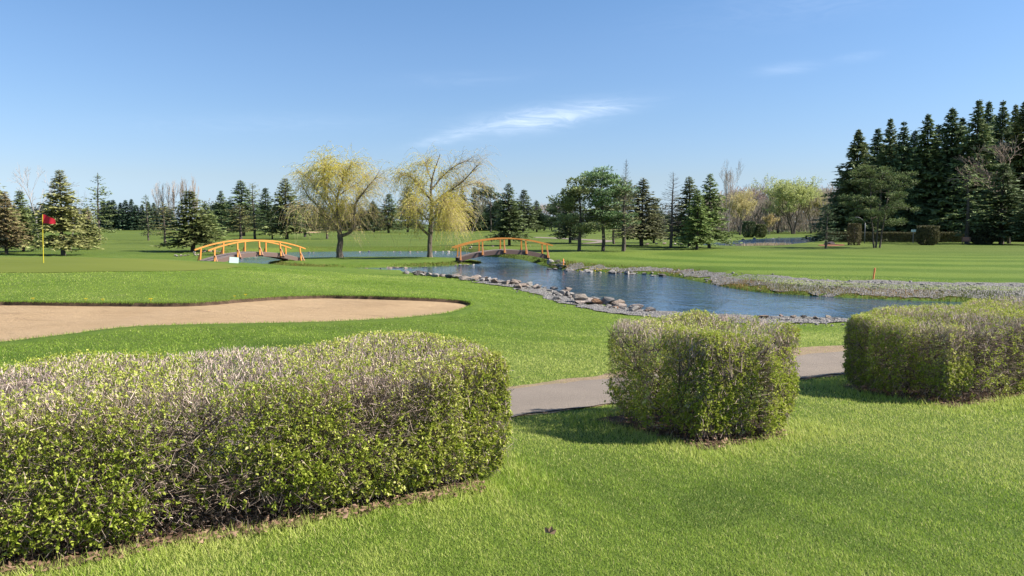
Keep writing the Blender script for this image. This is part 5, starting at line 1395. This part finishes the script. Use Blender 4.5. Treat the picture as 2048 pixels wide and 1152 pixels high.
# ------------------------------------------------------------------ grass blades and bank plants
def make_grass():
    global rng
    rng = np.random.default_rng(61)
    def lay(n, d0, d1, name, lab):
        th = rng.uniform(-R(56), R(56), n); d = np.exp(rng.uniform(math.log(d0), math.log(d1), n))
        x = np.sin(th) * d; y = np.cos(th) * d
        ok = (poly_sd(dens(BK, 170), x, y, .5) > .02) & (poly_sd(PATH, x, y, .5) > .02 - np.abs(rng.normal(size=n)) * .035) & (poly_sd(WATER, x, y, .5) > .3) & (poly_sd(dens(GRAV_NEAR, 150), x, y, .5) > .05) & (poly_sd(dens(GREEN, 90), x, y, .5) > -.2)
        far_edge = poly_sd(dens(SHO, 240), x, y, .5) < 0
        ok &= ~(far_edge & (rng.uniform(size=n) < .9))
        for fl, ln, wd in HEDGES:
            u = (x - fl[0]) * HA[0] + (y - fl[1]) * HA[1]; v = (x - fl[0]) * HN[0] + (y - fl[1]) * HN[1]
            ok &= ~((u > .15 + rng.normal(size=n) * .06) & (u < ln - .15 - np.clip(.55 - v, 0, .45)) & (v > (-.04 if ln > 5 and fl[0] < 0 else .10) + rng.normal(size=n) * .06 + .14 * (u / ln)) & (v < wd - .15))
        x, y, d = x[ok], y[ok], d[ok]; m = len(x)
        z = base(x, y)
        pt = np.column_stack([x, y, z * 0])
        cl = noise3(pt, 1.1, 71) * .5 + noise3(pt, 4.5, 72) * .5; big = noise3(pt, .35, 73)
        sc = (d / 5.0)
        tf = noise3(pt, 16.0, 74)
        ln = .86 * (.024 + .022 * rng.uniform(size=m) + .020 * (cl - .5) + .012 * (tf - .5)) * (.80 + .10 * np.minimum(sc, 4))
        wd = .0040 * sc ** .85 * rng.uniform(.7, 1.4, m)
        # longer grass round the feet of the hedges and along the bunker lip
        edge = np.zeros(m)
        for fl, l_, w_ in HEDGES:
            u = (x - fl[0]) * HA[0] + (y - fl[1]) * HA[1]; v = (x - fl[0]) * HN[0] + (y - fl[1]) * HN[1]
            q = np.maximum(np.maximum(-u, u - l_), np.maximum(-v, v - w_)); edge = np.maximum(edge, np.exp(-np.maximum(q, 0) ** 2 / .06))
        ln *= 1 + edge * rng.uniform(0, 2.6, m)
        a = rng.uniform(0, 6.283, m); lean = np.abs(rng.normal(size=m)) * .7 + .25
        D = np.column_stack([np.cos(a) * lean, np.sin(a) * lean, np.ones(m)])
        streak = noise3(pt * [.22, .9, 1], 1.6, 75); dry = rng.uniform(size=m) < .04 + .07 * np.exp(-(d / 12) ** 2) + .16 * sm((big - .55) / .2)
        fd = 1 / (1 + (d / 15) ** 2)
        tint = np.clip(.54 + .17 * fd + .62 * (cl - .5) * (.3 + .7 * fd) + .6 * (tf - .5) * fd + .62 * (big - .5) + .60 * (streak - .5) - .26 * sm((noise3(pt, 1.9, 76) - .60) / .12) * fd + rng.normal(size=m) * (.08 + .10 * fd) + .1 * edge, 0, .84); tint = np.where(dry, rng.uniform(.85, 1, m), tint)
        g = Geo(); g.blades(np.column_stack([x, y, z - .004]), D, ln, wd, tint, None, True)
        tag(link(name, g.mesh(name, M['blade'])), lab, 'grass', kind='stuff')
    lay(1400000, 2.6, 46.0, 'lawn_grass', 'short mown lawn grass of the near slope')
make_grass()
def make_banks():
    global rng
    rng = np.random.default_rng(62)
    # dense turf fringe on the bunker lip
    q = dens(BK, 15000); t = np.roll(q, -1, 0) - np.roll(q, 1, 0); t /= np.linalg.norm(t, axis=1, keepdims=True); nrm = np.stack([t[:, 1], -t[:, 0]], axis=1)
    if 0.5 * np.sum(q[:, 0] * np.roll(q[:, 1], -1) - np.roll(q[:, 0], -1) * q[:, 1]) < 0: nrm = -nrm
    off = np.abs(rng.normal(size=len(q))) * .07 - .02; p = q + nrm * off[:, None]; n = len(p)
    hang = (rng.uniform(size=n) < .6)[:, None]; D = np.where(hang, np.column_stack([-nrm * .8, np.full(n, -.35)]), np.column_stack([-nrm * .5, np.full(n, .8)])) + rng.normal(size=(n, 3)) * .35
    g = Geo(); g.blades(np.column_stack([p, base(p[:, 0], p[:, 1]) + .015]), D, rng.uniform(.05, .11, n), .014, np.clip(rng.normal(.35, .15, n), 0, .8))
    tag(link('bunker_fringe', g.mesh('bunker_fringe', M['blade'])), 'ragged turf fringe along the edge of the sand bunker', 'grass', kind='stuff')
    g = Geo()
    def strip(poly, n, lo, hi, h, w, tfun, keep=lambda x, y: np.ones(len(x), bool)):
        q = dens(poly, n); t = np.roll(q, -1, 0) - np.roll(q, 1, 0); t /= np.maximum(np.linalg.norm(t, axis=1, keepdims=True), 1e-9); nrm = np.stack([t[:, 1], -t[:, 0]], axis=1)
        if 0.5 * np.sum(q[:, 0] * np.roll(q[:, 1], -1) - np.roll(q[:, 0], -1) * q[:, 1]) < 0: nrm = -nrm
        cl0 = noise3(np.column_stack([q, q[:, 0] * 0]), .8, 81); k = rng.uniform(size=n) < (.25 + 1.1 * cl0); k &= keep(q[:, 0], q[:, 1])
        q, nrm, cl0 = q[k], nrm[k], cl0[k]; m = len(q)
        p = q + nrm * rng.uniform(lo, hi, m)[:, None] + rng.normal(size=(m, 2)) * .08; z = np.maximum(land(p[:, 0], p[:, 1], False), ZW - .03)
        D = np.column_stack([rng.normal(size=(m, 2)) * .5, np.ones(m)])
        g.blades(np.column_stack([p, z - .01]), D, h * rng.uniform(.5, 1.4, m) * (.5 + cl0), w * rng.uniform(.7, 1.4, m), np.clip(tfun(p, m), 0, 1))
    farside = lambda x, y: (x > 2.5) & (y > 33 - .0 * x) & (y > 31 + (70 - 31) * np.clip((14 - x) / 14, 0, 1) ** 1.0 * .55)
    orange = lambda p, m: np.clip(.36 + .72 * (noise3(np.column_stack([p, p[:, 0] * 0]), .55, 83) - .25) + rng.normal(size=m) * .16, 0, 1)
    strip(WATER, 78000, .0, 1.75, .15, .032, orange, lambda x, y: farside(x, y) & ((y < 46) | (rng.uniform(size=len(x)) < .4)))
    strip(ISLAND, 15000, -1.0, .05, .13, .040, lambda p, m: .40 + rng.normal(size=m) * .25, lambda x, y: y < 70)
    strip(WATER, 16000, .1, 1.4, .085, .05, lambda p, m: .60 + rng.normal(size=m) * .25, lambda x, y: (y > 78) & (x < 6))
    strip(WATER, 5000, .1, .9, .40, .05, lambda p, m: .18 + rng.normal(size=m) * .15, lambda x, y: (y > 58) & (x > -4) & (x < 4))
    tag(link('bank_plants', g.mesh('bank_plants', M['tuft'])), 'rough green and rusty plants growing along the water edges', 'bank plants', kind='stuff')
    g = Geo(); n = 1100; c = P(1530, 490.5, -.14); x = c[0] + rng.normal(size=n) * 2.3; y = c[1] + rng.normal(size=n) * 1.4 + (x - c[0]) * .5
    D = np.column_stack([rng.normal(size=(n, 2)) * .18, np.ones(n)]); g.blades(np.column_stack([x, y, np.full(n, ZW2 - .05)]), D, rng.uniform(.25, .6, n), .06, np.clip(rng.normal(.5, .25, n), 0, 1))
    tag(link('dry_reeds', g.mesh('dry_reeds', M['reed'])), 'pale dry reeds standing in the far pond', 'reeds', kind='stuff')
    g = Geo(); n = 700; ln = catmull([P(a, b, -.02) for a, b in [(1140, 527.5), (1165, 528), (1195, 529), (1222, 531)]], 30, False); q = ln[rng.integers(0, len(ln), n)] + rng.normal(size=(n, 2)) * [.4, .5]
    g.leaves(np.column_stack([q, land(q[:, 0], q[:, 1]) + rng.uniform(.05, .16, n)]), rng.normal(size=(n, 3)) * [1, 1, .4] + [0, 0, .4], .09, .07, rng.uniform(0, 1, n))
    tag(link('yellow_flowers', g.mesh('yellow_flowers', M['flower'])), 'band of tiny yellow flowers on the bank right of the second footbridge', 'flowers', kind='stuff')
    rr = random.Random(9); fl = Geo(); n = 16; fl.leaves(np.zeros((n, 3)) + [0, 0, .045], np.column_stack([np.cos(np.arange(n)), np.sin(np.arange(n)), np.full(n, .35)]), .055, .03, np.full(n, .6), np.array([[0, 0, 1.]] * n)); fl.prisms([[0, 0, 0]], [[0, 0, .045]], .006, .005, 4); me = fl.mesh('dandelion', M['flower'])
    for px_, py_ in [(64, 603), (170, 604), (204, 604), (300, 605), (468, 597), (490, 595)]:
        p = G(px_, py_) + np.array([0, .06]); o = tag(link('dandelion', me), 'yellow dandelion on the grassy lip above the sand bunker', 'dandelion', 'dandelions on the bunker lip'); o.location = (p[0], p[1], float(base(*p)[0]) + .025); s_ = rr.uniform(1.0, 1.5); o.scale = (s_, s_, s_)
make_banks()
